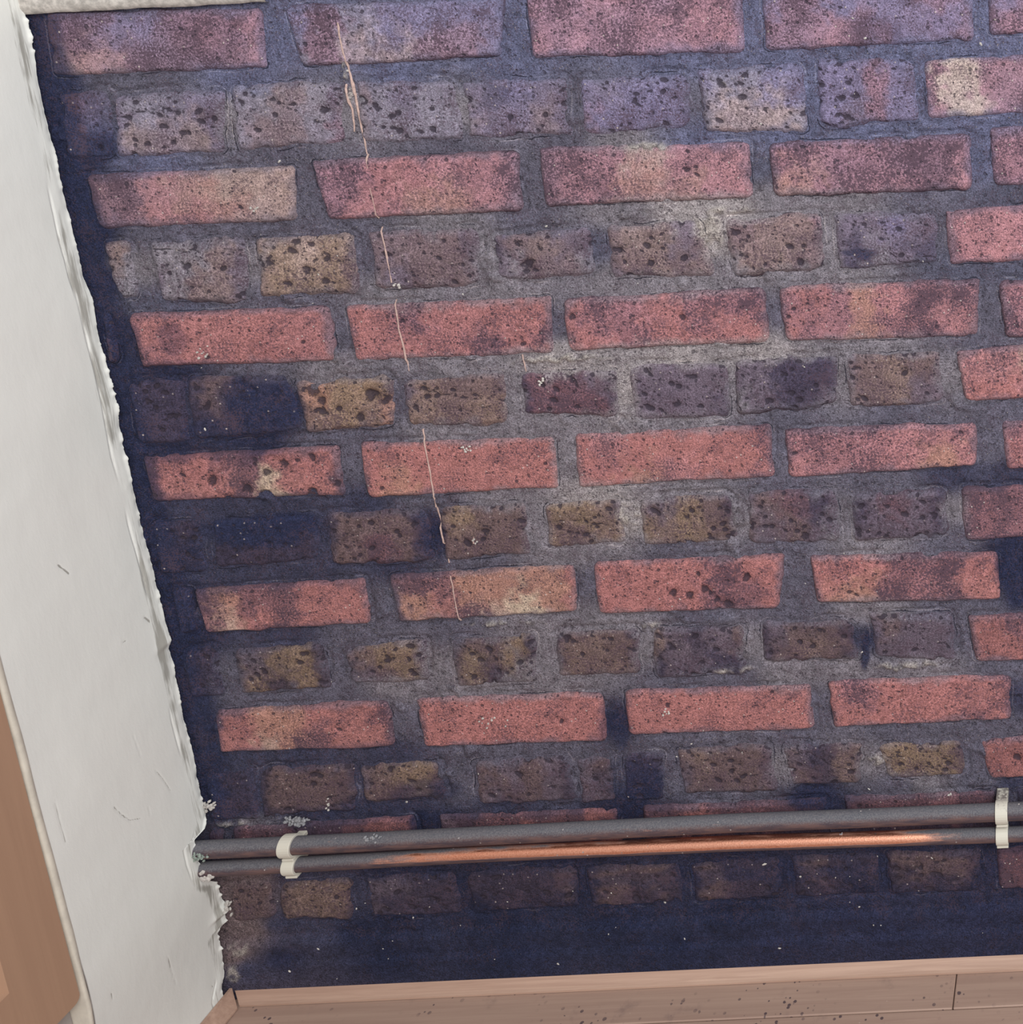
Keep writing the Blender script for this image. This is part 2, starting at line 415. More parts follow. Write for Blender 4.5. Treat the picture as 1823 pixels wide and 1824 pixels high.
"edge":[[-0.0049,-0.022,-0.0027],[-0.0184,-0.022,-0.002],[-0.0373,-0.022,-0.002],[-0.0562,-0.022,-0.0037],[-0.0752,-0.022,-0.0043],[-0.0945,-0.022,-0.0042],[-0.1139,-0.022,-0.0042],[-0.1336,-0.022,-0.0036],[-0.1559,-0.022,-0.0049],[-0.173,-0.022,-0.0042],[-0.196,-0.022,-0.0036],[-0.2189,-0.022,-0.0043],[-0.2395,-0.022,-0.0031],[-0.26,-0.022,-0.0031],[-0.2843,-0.0206,-0.001],[-0.3021,-0.0216,-0.001],[-0.332,-0.022,-0.0014],[-0.3564,-0.0219,-0.001],[-0.3809,-0.0202,-0.001],[-0.3994,-0.0195,-0.001],[-0.4242,-0.0218,-0.001],[-0.4487,-0.022,-0.0021],[-0.487,-0.022,-0.0013],[-0.5158,-0.022,-0.0014],[-0.5515,-0.022,-0.0011],[-0.5844,-0.0205,-0.001],[-0.6175,-0.0213,-0.001],[-0.6443,-0.0208,-0.001],[-0.6727,-0.0187,-0.001],[-0.6785,-0.022,-0.0022],[-0.6984,-0.022,-0.0011],[-0.7282,-0.022,-0.0026],[-0.7588,-0.022,-0.0034],[-0.7873,-0.022,-0.0028],[-0.816,-0.022,-0.0022],[-0.8434,-0.022,-0.0036],[-0.8686,-0.022,-0.0036],[-0.8845,-0.022,-0.0019],[-0.8946,-0.022,-0.007],[-0.9,-0.022,-0.0101],[-0.9004,-0.022,-0.024],[-0.9205,-0.022,-0.0244],[-0.9408,-0.0222,-0.0229],[-0.9583,-0.023,-0.0198],[-0.9719,-0.0241,-0.0076],[-0.993,-0.0262,-0.0034],[-1.0051,-0.0259,-0.001],[-1.016,-0.021,-0.001],[-1.0201,-0.0288,-0.001],[-1.0301,-0.0275,-0.001],[-1.0314,-0.0309,-0.0071],[-1.0366,-0.0316,-0.0102],[-1.054,-0.0335,-0.0095],[-1.0686,-0.035,-0.0079],[-1.0925,-0.0366,-0.0084],[-1.1093,-0.037,-0.0166],[-1.1144,-0.037,-0.0162]],
"drip":[[[0.2733,-0.019,0.00529],[0.2739,-0.0407,0.00529],[0.2753,-0.0709,0.00471],[0.2766,-0.0958,0.00588],[0.2763,-0.1237,0.00471],[0.2786,-0.1491,0.00235]],[[0.2701,-0.0789,0.00235],[0.2713,-0.1011,0.00471],[0.2692,-0.1262,0.00235]],[[0.2786,-0.1491,0.00294],[0.2785,-0.1633,0.00235]],[[0.2774,-0.1832,0.00235],[0.2783,-0.1976,0.00235],[0.2788,-0.215,0.00176]],[[0.2807,-0.2238,0.00176],[0.2822,-0.256,0.00294],[0.2832,-0.2814,0.00235]],[[0.2824,-0.3004,0.00235],[0.2822,-0.3335,0.00235],[0.2833,-0.3548,0.00235],[0.2837,-0.3774,0.00176]],[[0.2881,-0.4415,0.00353],[0.2881,-0.4636,0.00235],[0.2889,-0.489,0.00294],[0.2883,-0.5308,0.00353]],[[0.2883,-0.5308,0.00529],[0.2892,-0.5438,0.00176],[0.2911,-0.5667,0.00235],[0.2913,-0.5963,0.00235]],[[0.2923,-0.6096,0.00235],[0.293,-0.633,0.00235],[0.2941,-0.6654,0.00176]],[[0.403,-0.3642,0.00176],[0.4031,-0.3765,0.00235],[0.4039,-0.3833,0.00118]],[[0.1606,-0.1963,0.00235],[0.1609,-0.2032,0.00294]],[[0.3242,-0.565,0.00176],[0.3217,-0.5694,0.00235],[0.3229,-0.5734,0.00235]]]}

FLOOR_Z = -1.132
RNG = np.random.default_rng(11)

# ------------------------------------------------------------------ numpy noise
_L = np.random.default_rng(5).random((256, 256))


def vnoise(x, z, s, off=0.0):
    """smooth value noise, cell size s, about -1..1"""
    u = x / s + 37.3 + off * 13.7
    v = z / s + 71.9 + off * 7.1
    iu = np.floor(u).astype(int)
    iv = np.floor(v).astype(int)
    fu = u - iu
    fv = v - iv
    fu = fu * fu * (3 - 2 * fu)
    fv = fv * fv * (3 - 2 * fv)
    g = lambda a, b: _L[a % 256, b % 256]
    a = g(iu, iv) * (1 - fu) + g(iu + 1, iv) * fu
    b = g(iu, iv + 1) * (1 - fu) + g(iu + 1, iv + 1) * fu
    return (a * (1 - fv) + b * fv) * 2 - 1


def fbm(x, z, s, n=4, off=0.0):
    t = 0
    a = 1.0
    w = 0
    for i in range(n):
        t = t + a * vnoise(x, z, s / 2 ** i, off + i * 3.3)
        w += a
        a *= 0.55
    return t / w


def sstep(a, b, x):
    t = np.clip((x - a) / (b - a), 0, 1)
    return t * t * (3 - 2 * t)


def lin(c):
    c = np.asarray(c, float) / 255.0
    return np.where(c <= 0.04045, c / 12.92, ((c + 0.055) / 1.055) ** 2.4)


GAIN = 1.12
SAT = 1.0


def alb(*c):
    v = lin(c) * GAIN
    return v


PAL = {k: alb(*v) for k, v in {
    'r': (165, 111, 109), 's': (171, 120, 123), 'o': (169, 127, 113), 't': (174, 150, 138), 'y': (204, 186, 164),
    'p': (122, 88, 96), 'q': (150, 107, 114), 'b': (116, 96, 97), 'm': (136, 114, 107), 'n': (145, 122, 104),
    'g': (130, 124, 131), 'h': (108, 96, 110), 'k': (66, 60, 80), 'z': (40, 45, 72), 'u': (112, 105, 134)}.items()}  # u: sooty mauve with the upper courses' bluish haze put in
GRIT = {'r': .38, 's': .55, 'o': .38, 't': .25, 'y': .3, 'p': .95, 'q': .85, 'b': .6, 'm': .55, 'n': .5, 'g': .4, 'h': .5, 'k': .4, 'z': .2, 'u': .5}
MPAL = {k: alb(*v) for k, v in {
    'G': (154, 146, 148), 'M': (124, 118, 126), 'D': (95, 92, 107), 'W': (85, 85, 103), 'V': (98, 100, 127), 'N': (61, 62, 84),  # V, W: upper joints, paler and bluer with the haze put in
    'K': (43, 46, 71), 'Z': (37, 42, 67), 'B': (114, 98, 100), 'C': (174, 165, 158)}.items()}
# bluish lens haze mixed into the upper courses' colour, by course
HAZE = {-2: .36, -1: .36, 0: .36, 1: .32, 2: .20, 3: .10, 4: .05}
COURSE = {5: .97, 7: .90, 9: .88, 11: .87, 12: .90, 13: .82}  # rest of the top-to-bottom veil gradient put into colour: lower courses darker

# ------------------------------------------------------------------ materials


class Mat:
    def __init__(self, name, rough=0.9, spec=0.25):
        self.m = bpy.data.materials.new(name)
        self.m.use_nodes = True
        self.t = self.m.node_tree
        self.t.nodes.clear()
        self.b = self.n('ShaderNodeBsdfPrincipled')
        self.b.inputs['Roughness'].default_value = rough
        self.b.inputs['Specular IOR Level'].default_value = spec
        o = self.n('ShaderNodeOutputMaterial')
        self.l(self.b.outputs['BSDF'], o.inputs['Surface'])
        self.co = self.n('ShaderNodeTexCoord').outputs['Object']

    def n(self, t):
        return self.t.nodes.new(t)

    def l(self, a, b):
        self.t.links.new(a, b)

    def put(self, sock, v):
        if hasattr(v, 'is_linked') or isinstance(v, bpy.types.NodeSocket):
            self.l(v, sock)
        else:
            sock.default_value = v

    def scaled(self, sx, sy, sz, shift=0.0):
        mp = self.n('ShaderNodeMapping')
        mp.inputs['Scale'].default_value = (sx, sy, sz)
        mp.inputs['Location'].default_value = (shift, shift * 0.7, shift * 1.3)
        self.l(self.co, mp.inputs['Vector'])
        return mp.outputs['Vector']

    def noise(self, scale, detail=4, rough=0.6, vec=None, dist=0.0):
        n = self.n('ShaderNodeTexNoise')
        n.inputs['Scale'].default_value = scale
        n.inputs['Detail'].default_value = detail
        n.inputs['Roughness'].default_value = rough
        n.inputs['Distortion'].default_value = dist
        self.l(vec or self.co, n.inputs['Vector'])
        return n.outputs['Fac']

    def voro(self, scale, vec=None, feature='F1', rand=1.0):
        n = self.n('ShaderNodeTexVoronoi')
        n.feature = feature
        n.inputs['Scale'].default_value = scale
        n.inputs['Randomness'].default_value = rand
        self.l(vec or self.co, n.inputs['Vector'])
        return n

    def math(self, op, a, b=0.0, c=0.0):
        n = self.n('ShaderNodeMath')
        n.operation = op
        self.put(n.inputs[0], a)
        self.put(n.inputs[1], b)
        if len(n.inputs) > 2:
            self.put(n.inputs[2], c)
        return n.outputs[0]

    def ramp(self, x, a, b, lo=0.0, hi=1.0):
        n = self.n('ShaderNodeMapRange')
        n.interpolation_type = 'SMOOTHSTEP'
        self.put(n.inputs['Value'], x)
        self.put(n.inputs['From Min'], a)
        self.put(n.inputs['From Max'], b)
        n.inputs['To Min'].default_value = lo
        n.inputs['To Max'].default_value = hi
        return n.outputs['Result']

    def mix(self, f, a, b, mode='MIX'):
        n = self.n('ShaderNodeMix')
        n.data_type = 'RGBA'
        n.blend_type = mode
        n.clamp_factor = True
        self.put(n.inputs[0], f)
        for s, v in ((n.inputs[6], a), (n.inputs[7], b)):
            if isinstance(v, bpy.types.NodeSocket):
                self.l(v, s)
            else:
                s.default_value = (*[float(q) for q in v], 1) if len(v) == 3 else v
        return n.outputs[2]

    def attr(self, name):
        n = self.n('ShaderNodeAttribute')
        n.attribute_name = name
        return n

    def bump(self, h, strength=0.5, dist=0.001):
        n = self.n('ShaderNodeBump')
        n.inputs['Strength'].default_value = strength
        n.inputs['Distance'].default_value = dist
        self.l(h, n.inputs['Height'])
        self.l(n.outputs['Normal'], self.b.inputs['Normal'])

    def color(self, c):
        self.put(self.b.inputs['Base Color'], c if isinstance(c, bpy.types.NodeSocket) else (*[float(q) for q in c], 1))


def grey(m, v):
    n = m.n('ShaderNodeCombineColor')
    for i in range(3):
        m.l(v, n.inputs[i])
    return n.outputs['Color']


def masonry_material(name, brick):
    m = Mat(name, 0.88, 0.22)
    col = m.attr('Col').outputs['Color']
    pit = m.attr('pit').outputs['Fac']
    grit = m.attr('grit').outputs['Fac']
    n1 = m.noise(150, 6, 0.65)
    n2 = m.noise(620, 3, 0.6)
    n3 = m.noise(1500, 2, 0.6)
    tone = m.math('MULTIPLY', m.ramp(n1, 0.25, 0.75, 0.72, 1.26), m.ramp(n2, 0.28, 0.72, 0.60, 1.36))
    tone = m.math('MULTIPLY', tone, m.ramp(n3, 0.3, 0.7, 0.68, 1.30))
    c = m.mix(1.0, col, grey(m, tone), 'MULTIPLY')
    dirt = alb(78, 62, 74)
    # fine dark speckle of soot caught in the grain
    area_m = m.noise(38, 3, 0.6)
    area_m = m.math('ADD', area_m, m.math('MULTIPLY', m.math('SUBTRACT', grit, 0.5), 0.22))
    sp = m.ramp(m.math('ADD', m.noise(520, 2, 0.6), m.math('MULTIPLY', m.math('SUBTRACT', area_m, 0.5), 0.75)), 0.55, 0.62)
    c = m.mix(m.math('MULTIPLY', sp, m.math('MULTIPLY_ADD', grit, 0.45, 0.42 if brick else 0.2)), c, dirt)
    # small pits, coloured dark
    wob = m.n('ShaderNodeVectorMath')
    wob.operation = 'ADD'
    nz = m.n('ShaderNodeTexNoise')
    nz.inputs['Scale'].default_value = 260
    nz.inputs['Detail'].default_value = 2
    m.l(m.co, nz.inputs['Vector'])
    sc = m.n('ShaderNodeVectorMath')
    sc.operation = 'SCALE'
    m.l(nz.outputs['Color'], sc.inputs[0])
    sc.inputs['Scale'].default_value = 0.0042
    m.l(m.co, wob.inputs[0])
    m.l(sc.outputs[0], wob.inputs[1])
    v = m.voro(150, wob.outputs[0])
    keep = m.n('ShaderNodeSeparateColor')
    m.l(v.outputs['Color'], keep.inputs[0])
    rad = m.math('MULTIPLY', m.ramp(keep.outputs[0], 0.66, 1.0), m.math('MULTIPLY_ADD', grit, 0.10, 0.20))
    small = m.ramp(m.math('SUBTRACT', v.outputs['Distance'], rad), 0.0, 0.07, 1.0, 0.0)
    small = m.math('MULTIPLY', small, m.ramp(rad, 0.02, 0.08))
    v2 = m.voro(300, wob.outputs[0])
    keep2 = m.n('ShaderNodeSeparateColor')
    m.l(v2.outputs['Color'], keep2.inputs[0])
    rad2 = m.math('MULTIPLY', m.ramp(keep2.outputs[0], 0.72, 1.0), 0.34)
    tiny = m.math('MULTIPLY', m.ramp(m.math('SUBTRACT', v2.outputs['Distance'], rad2), 0.0, 0.12, 1.0, 0.0), m.ramp(rad2, 0.02, 0.1))
    big = m.ramp(m.math('ADD', pit, m.math('MULTIPLY', m.math('SUBTRACT', n2, 0.5), 0.9)), 0.42, 0.62)
    holes = m.math('MAXIMUM', big, m.math('MULTIPLY', m.math('MAXIMUM', small, tiny), 0.85))
    # short horizontal drag cracks / brush lines
    cr = m.noise(1.0, 4, 0.6, m.scaled(55, 40, 210, 3.1), 0.6)
    crk = m.ramp(m.math('ABSOLUTE', m.math('SUBTRACT', cr, 0.5)), 0.0, 0.014, 1.0, 0.0)
    crk = m.math('MULTIPLY', crk, m.ramp(m.noise(30, 2), 0.46, 0.58))
    cr2 = m.noise(34, 4, 0.62, m.scaled(1, 1, 1.5, 7.7), 1.2)
    crk2 = m.math('MULTIPLY', m.ramp(m.math('ABSOLUTE', m.math('SUBTRACT', cr2, 0.52)), 0.0, 0.009, 1.0, 0.0), m.ramp(m.noise(22, 2, 0.5, m.scaled(1, 1, 1, 2.2)), 0.52, 0.62))
    crk = m.math('MAXIMUM', crk, crk2)
    if brick:
        c = m.mix(m.math('MULTIPLY', crk, 0.75), c, dirt)
    if not brick:
        c = m.mix(m.math('MULTIPLY', crk2, 0.6), c, alb(44, 44, 60))
    c = m.mix(m.math('MULTIPLY', holes, 0.85 if brick else 0.55), c, alb(54, 47, 58))
    # pale grains and lime specks
    v3 = m.voro(230 if brick else 380)
    k3 = m.n('ShaderNodeSeparateColor')
    m.l(v3.outputs['Color'], k3.inputs[0])
    on = m.ramp(k3.outputs[1], 0.955 if brick else 0.80, 1.0)
    fl = m.math('MULTIPLY', m.ramp(v3.outputs['Distance'], 0.16, 0.30, 1.0, 0.0), on)
    c = m.mix(m.math('MULTIPLY', fl, 0.75 if brick else m.ramp(col, 0.0, 0.16, 0.06, 0.5)), c, alb(196, 182, 180))
    ed = m.attr('edge').outputs['Fac']                       # millimetres from the outline of the bricks
    edn = m.math('ADD', ed, m.math('MULTIPLY', m.math('SUBTRACT', n1, 0.5), 3.2))
    edn = m.math('ADD', edn, m.math('MULTIPLY', m.math('SUBTRACT', n2, 0.5), 1.6))
    if brick:
        run = m.noise(26, 3, 0.6)
        rim = m.math('MULTIPLY', m.ramp(edn, 0.4, 2.2, 1.0, 0.0), m.ramp(run, 0.35, 0.6))
        c = m.mix(m.math('MULTIPLY', rim, 0.55), c, dirt)
    else:
        run = m.noise(24, 3, 0.6)
        pale = m.math('MULTIPLY', m.ramp(m.math('ABSOLUTE', m.math('SUBTRACT', edn, 1.3)), 0.25, 0.8, 1.0, 0.0), m.ramp(run, 0.52, 0.64))
        lighter = m.mix(1.0, c, (1.75, 1.72, 1.62), 'MULTIPLY')
        lighter = m.mix(0.12, lighter, alb(170, 162, 160))
        c = m.mix(m.math('MULTIPLY', pale, 0.8), c, lighter)
        run2 = m.noise(31, 3, 0.6, m.scaled(1, 1, 1, 5.0))
        crack = m.math('MULTIPLY', m.ramp(m.math('ABSOLUTE', m.math('SUBTRACT', edn, 0.2)), 0.15, 0.6, 1.0, 0.0), m.ramp(run2, 0.54, 0.62))
        c = m.mix(m.math('MULTIPLY', crack, 0.85), c, alb(40, 40, 58))
        holes = m.math('MAXIMUM', holes, m.math('MULTIPLY', crack, 0.9))
    m.color(c)
    h = m.math('ADD', m.math('MULTIPLY', n1, 0.7), m.math('MULTIPLY', n2, 0.6 if brick else 0.9))
    h = m.math('ADD', h, m.math('MULTIPLY', n3, 0.25))
    h = m.math('SUBTRACT', h, m.math('MULTIPLY', holes, 0.9))
    h = m.math('ADD', h, m.math('MULTIPLY', fl, 0.6))
    m.bump(h, 0.85 if brick else 1.0, 0.0017 if brick else 0.0022)
    return m.m


BRICK_MAT = masonry_material('sooty_brick', True)
MORTAR_MAT = masonry_material('sooty_mortar', False)


def paint_material():
    m = Mat('cream_wall_paint', 0.6, 0.3)
    n1 = m.noise(6, 3)
    c = m.mix(m.ramp(n1, 0.3, 0.7), (0.795, 0.80, 0.762), (0.825, 0.83, 0.79))
    dirt = m.attr('dirt').outputs['Fac']
    br = m.noise(1.0, 5, 0.65, m.scaled(90, 420, 25))
    d = m.ramp(m.math('ADD', dirt, m.math('MULTIPLY', m.math('SUBTRACT', br, 0.5), 1.6)), 0.45, 1.0)
    c = m.mix(m.math('MULTIPLY', d, 0.75), c, alb(128, 124, 116))
    v = m.voro(34)
    k = m.n('ShaderNodeSeparateColor')
    m.l(v.outputs['Color'], k.inputs[0])
    sp = m.math('MULTIPLY', m.ramp(v.outputs['Distance'], 0.03, 0.07, 1.0, 0.0), m.ramp(k.outputs[0], 0.80, 0.9))
    c = m.mix(m.math('MULTIPLY', sp, 0.35), c, alb(120, 112, 104))
    m.color(c)
    n2 = m.noise(1.0, 5, 0.6, m.scaled(60, 60, 22))
    h = m.math('ADD', m.math('MULTIPLY', n2, 1.0), m.math('MULTIPLY', m.noise(900, 2), 0.12))
    m.bump(h, 0.35, 0.0012)
    return m.m


PAINT_MAT = paint_material()


def wood_material(name, a, b, axis, rough=0.45, spots=False, fine=1.0):
    m = Mat(name, rough, 0.35)
    s = {'x': (5, 160, 160), 'z': (110, 110, 3.0)}[axis]
    g = m.noise(1.0, 5, 0.65, m.scaled(*s), 0.5)
    s2 = {'x': (1.4, 22, 22), 'z': (16, 16, 0.9)}[axis]
    g2 = m.noise(1.0, 3, 0.5, m.scaled(*s2), 0.8)
    c = m.mix(m.math('MULTIPLY', m.ramp(g, 0.3, 0.7), 0.6 * fine), a, b)
    c = m.mix(m.ramp(g2, 0.35, 0.7, 0.0, 0.35), c, [q * 0.82 for q in b])
    if spots:
        pn = m.noise(7, 3)
        v = m.voro(170)
        k = m.n('ShaderNodeSeparateColor')
        m.l(v.outputs['Color'], k.inputs[0])
        rad = m.math('MULTIPLY', m.ramp(k.outputs[0], 0.55, 1.0), 0.36)
        sp = m.math('MULTIPLY', m.ramp(m.math('SUBTRACT', v.outputs['Distance'], rad), 0.0, 0.08, 1.0, 0.0), m.ramp(rad, 0.03, 0.1))
        c = m.mix(m.math('MULTIPLY', sp, m.ramp(pn, 0.47, 0.60, 0.0, 0.85)), c, alb(70, 58, 66))
        sm = m.noise(24, 5, 0.65)
        c = m.mix(m.ramp(sm, 0.56, 0.78, 0.0, 0.45), c, alb(104, 88, 88))
        w = m.voro(120)
        k2 = m.n('ShaderNodeSeparateColor')
        m.l(w.outputs['Color'], k2.inputs[0])
        c = m.mix(m.math('MULTIPLY', m.ramp(w.outputs['Distance'], 0.05, 0.12, 1.0, 0.0), m.ramp(k2.outputs[1], 0.95, 1.0, 0, 0.7)), c, alb(200, 180, 165))
    m.color(c)
    m.bump(g, 0.25, 0.0006)
    return m.m


FLOOR_MAT = wood_material('laminate_oak', alb(172, 145, 130), alb(152, 124, 112), 'x', 0.5, True)
TRIM_MAT = wood_material('trim_oak', alb(188, 157, 139), alb(150, 119, 104), 'x', 0.45, False)
DOOR_MAT = wood_material('cabinet_beech', alb(168, 135, 112), alb(154, 122, 101), 'z', 0.4, False, 0.7)
PANEL_MAT = wood_material('cabinet_beech_panel', alb(184, 150, 122), alb(172, 138, 112), 'z', 0.4, False, 0.7)


def plain(name, c, rough=0.6, spec=0.3, var=0.2, scale=40):
    m = Mat(name, rough, spec)
    n = m.noise(scale, 5, 0.65)
    m.color(m.mix(m.ramp(n, 0.3, 0.7), [q * (1 - var) for q in c], [q * (1 + var) for q in c]))
    m.bump(n, 0.2, 0.0008)
    return m.m


GREY_MAT = plain('grey_plinth', alb(150, 142, 138), 0.8, 0.3, 0.08, 30)
DARK_MAT = plain('dark_gap', alb(70, 66, 68), 0.9)
BEAD_MAT = plain('cream_bead_paint', alb(200, 193, 180), 0.6, 0.3, 0.1)
CARCASS_MAT = plain('carcass_board', alb(168, 152, 138), 0.6, 0.3, 0.04, 8)
WHITEWASH_MAT = plain('whitewash', alb(178, 172, 166), 0.85, 0.2, 0.3, 140)
DRIP_MAT = plain('dried_paint', alb(182, 156, 148), 0.8, 0.2, 0.22, 300)
FLAKE_MAT = plain('plaster_flake', alb(182, 177, 172), 0.8)
FLUFF_MAT = plain('grey_fluff', alb(140, 140, 144), 0.95, 0.1, 0.3, 300)
VERDI_MAT = plain('verdigris', alb(136, 146, 138), 0.8, 0.2, 0.35, 220)


def clip_material():
    m = Mat('white_plastic', 0.4, 0.4)
    d = m.attr('dirt').outputs['Fac']
    n = m.noise(260, 5, 0.65)
    c = m.mix(m.ramp(m.math('ADD', d, m.math('MULTIPLY', m.math('SUBTRACT', n, 0.5), 1.2)), 0.55, 0.85), alb(200, 196, 184), alb(118, 112, 108))
    m.color(c)
    return m.m


CLIP_MAT = clip_material()


def pipe_material(name, shine):
    m = Mat(name, 0.4, 0.5)
    tarn_shade = m.attr('tarnish_shade').outputs['Fac']
    n = m.noise(1.0, 5, 0.65, m.scaled(30, 160, 160))
    n2 = m.noise(700, 3, 0.6)
    t = m.ramp(m.math('ADD', tarn_shade, m.math('MULTIPLY', m.math('SUBTRACT', n, 0.5), 0.9)), 0.3, 0.7)
    copper = m.mix(m.ramp(n2, 0.3, 0.7), alb(216, 148, 122), alb(240, 176, 148))
    # settled dust lies on the upward side of the pipe
    geo = m.n('ShaderNodeNewGeometry')
    sep = m.n('ShaderNodeSeparateXYZ')
    m.l(geo.outputs['Normal'], sep.inputs[0])
    dust = m.ramp(m.math('ADD', sep.outputs['Z'], m.math('MULTIPLY', m.math('SUBTRACT', n2, 0.5), 0.7)), 0.1, 0.75)
    old = m.mix(m.ramp(n, 0.35, 0.65), alb(66, 54, 62), alb(100, 76, 74))
    old = m.mix(m.math('MULTIPLY', dust, 0.85), old, m.mix(m.ramp(n2, 0.35, 0.7), alb(84, 86, 94), alb(112, 112, 116)))
    c = m.mix(t, copper, old)
    v = m.voro(210)
    k = m.n('ShaderNodeSeparateColor')
    m.l(v.outputs['Color'], k.inputs[0])
    c = m.mix(m.math('MULTIPLY', m.ramp(v.outputs['Distance'], 0.1, 0.25, 1.0, 0.0), m.ramp(k.outputs[0], 0.95, 1.0)), c, alb(190, 182, 178))
    m.color(c)
    met = m.math('SUBTRACT', 1.0, t)
    m.l(met, m.b.inputs['Metallic'])
    m.l(m.ramp(t, 0.0, 1.0, shine, 0.75), m.b.inputs['Roughness'])
    m.bump(m.math('ADD', n2, m.math('MULTIPLY', n, 0.5)), 0.35, 0.0008)
    return m.m


PIPE_MAT = pipe_material('tarnished_copper', 0.38)

# ------------------------------------------------------------------ mesh helpers


def mesh_from(name, V, F, mat, parent=None, smooth=True, attrs=None, origin=None):
    V = np.asarray(V, float)
    if origin is None:
        origin = np.zeros(3)
    me = bpy.data.meshes.new(name)
    me.vertices.add(len(V))
    me.vertices.foreach_set('co', (V - origin).ravel())
    lens = [len(f) for f in F] if not isinstance(F, np.ndarray) else np.full(len(F), F.shape[1])
    flat = np.concatenate([np.asarray(f) for f in F]) if not isinstance(F, np.ndarray) else F.ravel()
    me.loops.add(len(flat))
    me.polygons.add(len(lens))
    me.loops.foreach_set('vertex_index', flat.astype(np.int32))
    me.polygons.foreach_set('loop_start', np.r_[0, np.cumsum(lens)[:-1]].astype(np.int32))
    me.polygons.foreach_set('loop_total', np.asarray(lens, np.int32))
    me.polygons.foreach_set('use_smooth', np.full(len(lens), smooth))
    me.update()
    me.validate()
    for k, a in (attrs or {}).items():
        if a.ndim == 2:
            at = me.color_attributes.new(k, 'FLOAT_COLOR', 'POINT')
            at.data.foreach_set('color', np.c_[a, np.ones(len(a))].astype(np.float32).ravel())
        else:
            at = me.attributes.new(k, 'FLOAT', 'POINT')
            at.data.foreach_set('value', a.astype(np.float32))
    me.materials.append(mat)
    o = bpy.data.objects.new(name, me)
    COLL.objects.link(o)
    o.location = origin
    if parent is not None:
        o.parent = parent
    return o


def grid_faces(nx, nz, flip=False):
    i = np.arange(nx * nz).reshape(nz, nx)
    a, b, c, d = i[:-1, :-1].ravel(), i[:-1, 1:].ravel(), i[1:, 1:].ravel(), i[1:, :-1].ravel()
    return np.stack([a, d, c, b] if flip else [a, b, c, d], 1)


def bm_obj(name, bm, mat, parent=None, smooth=False, attr=None):
    me = bpy.data.meshes.new(name)
    bmesh.ops.recalc_face_normals(bm, faces=bm.faces[:])
    for f in bm.faces:
        f.smooth = smooth
    bm.to_mesh(me)
    bm.free()
    me.materials.append(mat)
    if attr:
        nm, fn = attr
        at = me.attributes.new(nm, 'FLOAT', 'POINT')
        at.data.foreach_set('value', [float(fn(v.co)) for v in me.vertices])
    o = bpy.data.objects.new(name, me)
    COLL.objects.link(o)
    if parent is not None:
        o.parent = parent
    return o


def box(bm, x0, x1, y0, y1, z0, z1, bevel=0.0, seg=2):
    r = bmesh.ops.create_cube(bm, size=1.0)
    vs = r['verts']
    for v in vs:
        v.co = Vector(((x0 + x1) / 2 + v.co.x * (x1 - x0), (y0 + y1) / 2 + v.co.y * (y1 - y0), (z0 + z1) / 2 + v.co.z * (z1 - z0)))
    if bevel:
        es = list({e for v in vs for e in v.link_edges})
        bmesh.ops.bevel(bm, geom=es, offset=bevel, segments=seg, affect='EDGES', profile=0.5)


def tag(o, label=None, cat=None, group=None, kind=None):
    if label:
        o['label'] = label
    if cat:
        o['category'] = cat
    if group:
        o['group'] = group
    if kind:
        o['kind'] = kind
    return o


# ------------------------------------------------------------------ wall at the back: bricks
BL = np.array(DATA['blob'])
CR = np.array(DATA['cream'])
SPOT = np.array(DATA['spot'])
EDGE = np.array(sorted(DATA['edge'], key=lambda e: -e[0]))


def soot(x, z):
    """mould and soot patches, wall coordinates"""
    wx = x + 0.010 * fbm(x, z, 0.03, 3, 1)
    wz = z + 0.010 * fbm(x, z, 0.03, 3, 2)
    s = np.zeros_like(x)
    for bx, bz, rx, rz, k in BL:
        d = np.hypot((wx - bx) / rx, (wz - bz) / rz)
        s = np.maximum(s, k * sstep(1.25, 0.72, d))
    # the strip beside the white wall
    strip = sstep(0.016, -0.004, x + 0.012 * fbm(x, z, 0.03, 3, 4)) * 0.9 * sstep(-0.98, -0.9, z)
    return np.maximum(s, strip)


SOOT_HAZE_COL = alb(40, 45, 72)  # soot, its navy cast being lens haze put into the colour


def code_color(code, s, t, x, z, seed):
    rows = code.split('/')
    s = np.clip(s + 0.05 * fbm(x, z, 0.022, 3, seed), 0, 1)
    t = np.clip(t + 0.30 * fbm(x, z, 0.03, 3, seed + 5), 0, 1)
    cols = []
    for r in rows:
        P = np.array([np.r_[PAL[c], GRIT[c]] for c in r])
        u = s * (len(r) - 1)
        i = np.clip(np.floor(u).astype(int), 0, len(r) - 2)
        f = sstep(0.18, 0.82, u - i + 0.55 * fbm(x, z, 0.009, 3, seed + 9))[:, None]
        v = P[i] * (1 - f) + P[i + 1] * f
        v[:, :3] = 0.74 * v[:, :3] + 0.26 * P[:, :3].mean(0)
        cols.append(v)
    w = sstep(0.25, 0.75, t + 0.30 * fbm(x, z, 0.009, 3, seed + 11))[:, None]          # t = 0 at the top
    return cols[0] * (1 - w) + cols[1] * w


def outline_shift(x, z, n, rough):
    amp = (0.0030 if rough else 0.0018) * 1.3
    return amp * fbm(x, z, 0.022, 4, n * .37), amp * fbm(x + 3, z, 0.022, 4, n * .37 + 50)


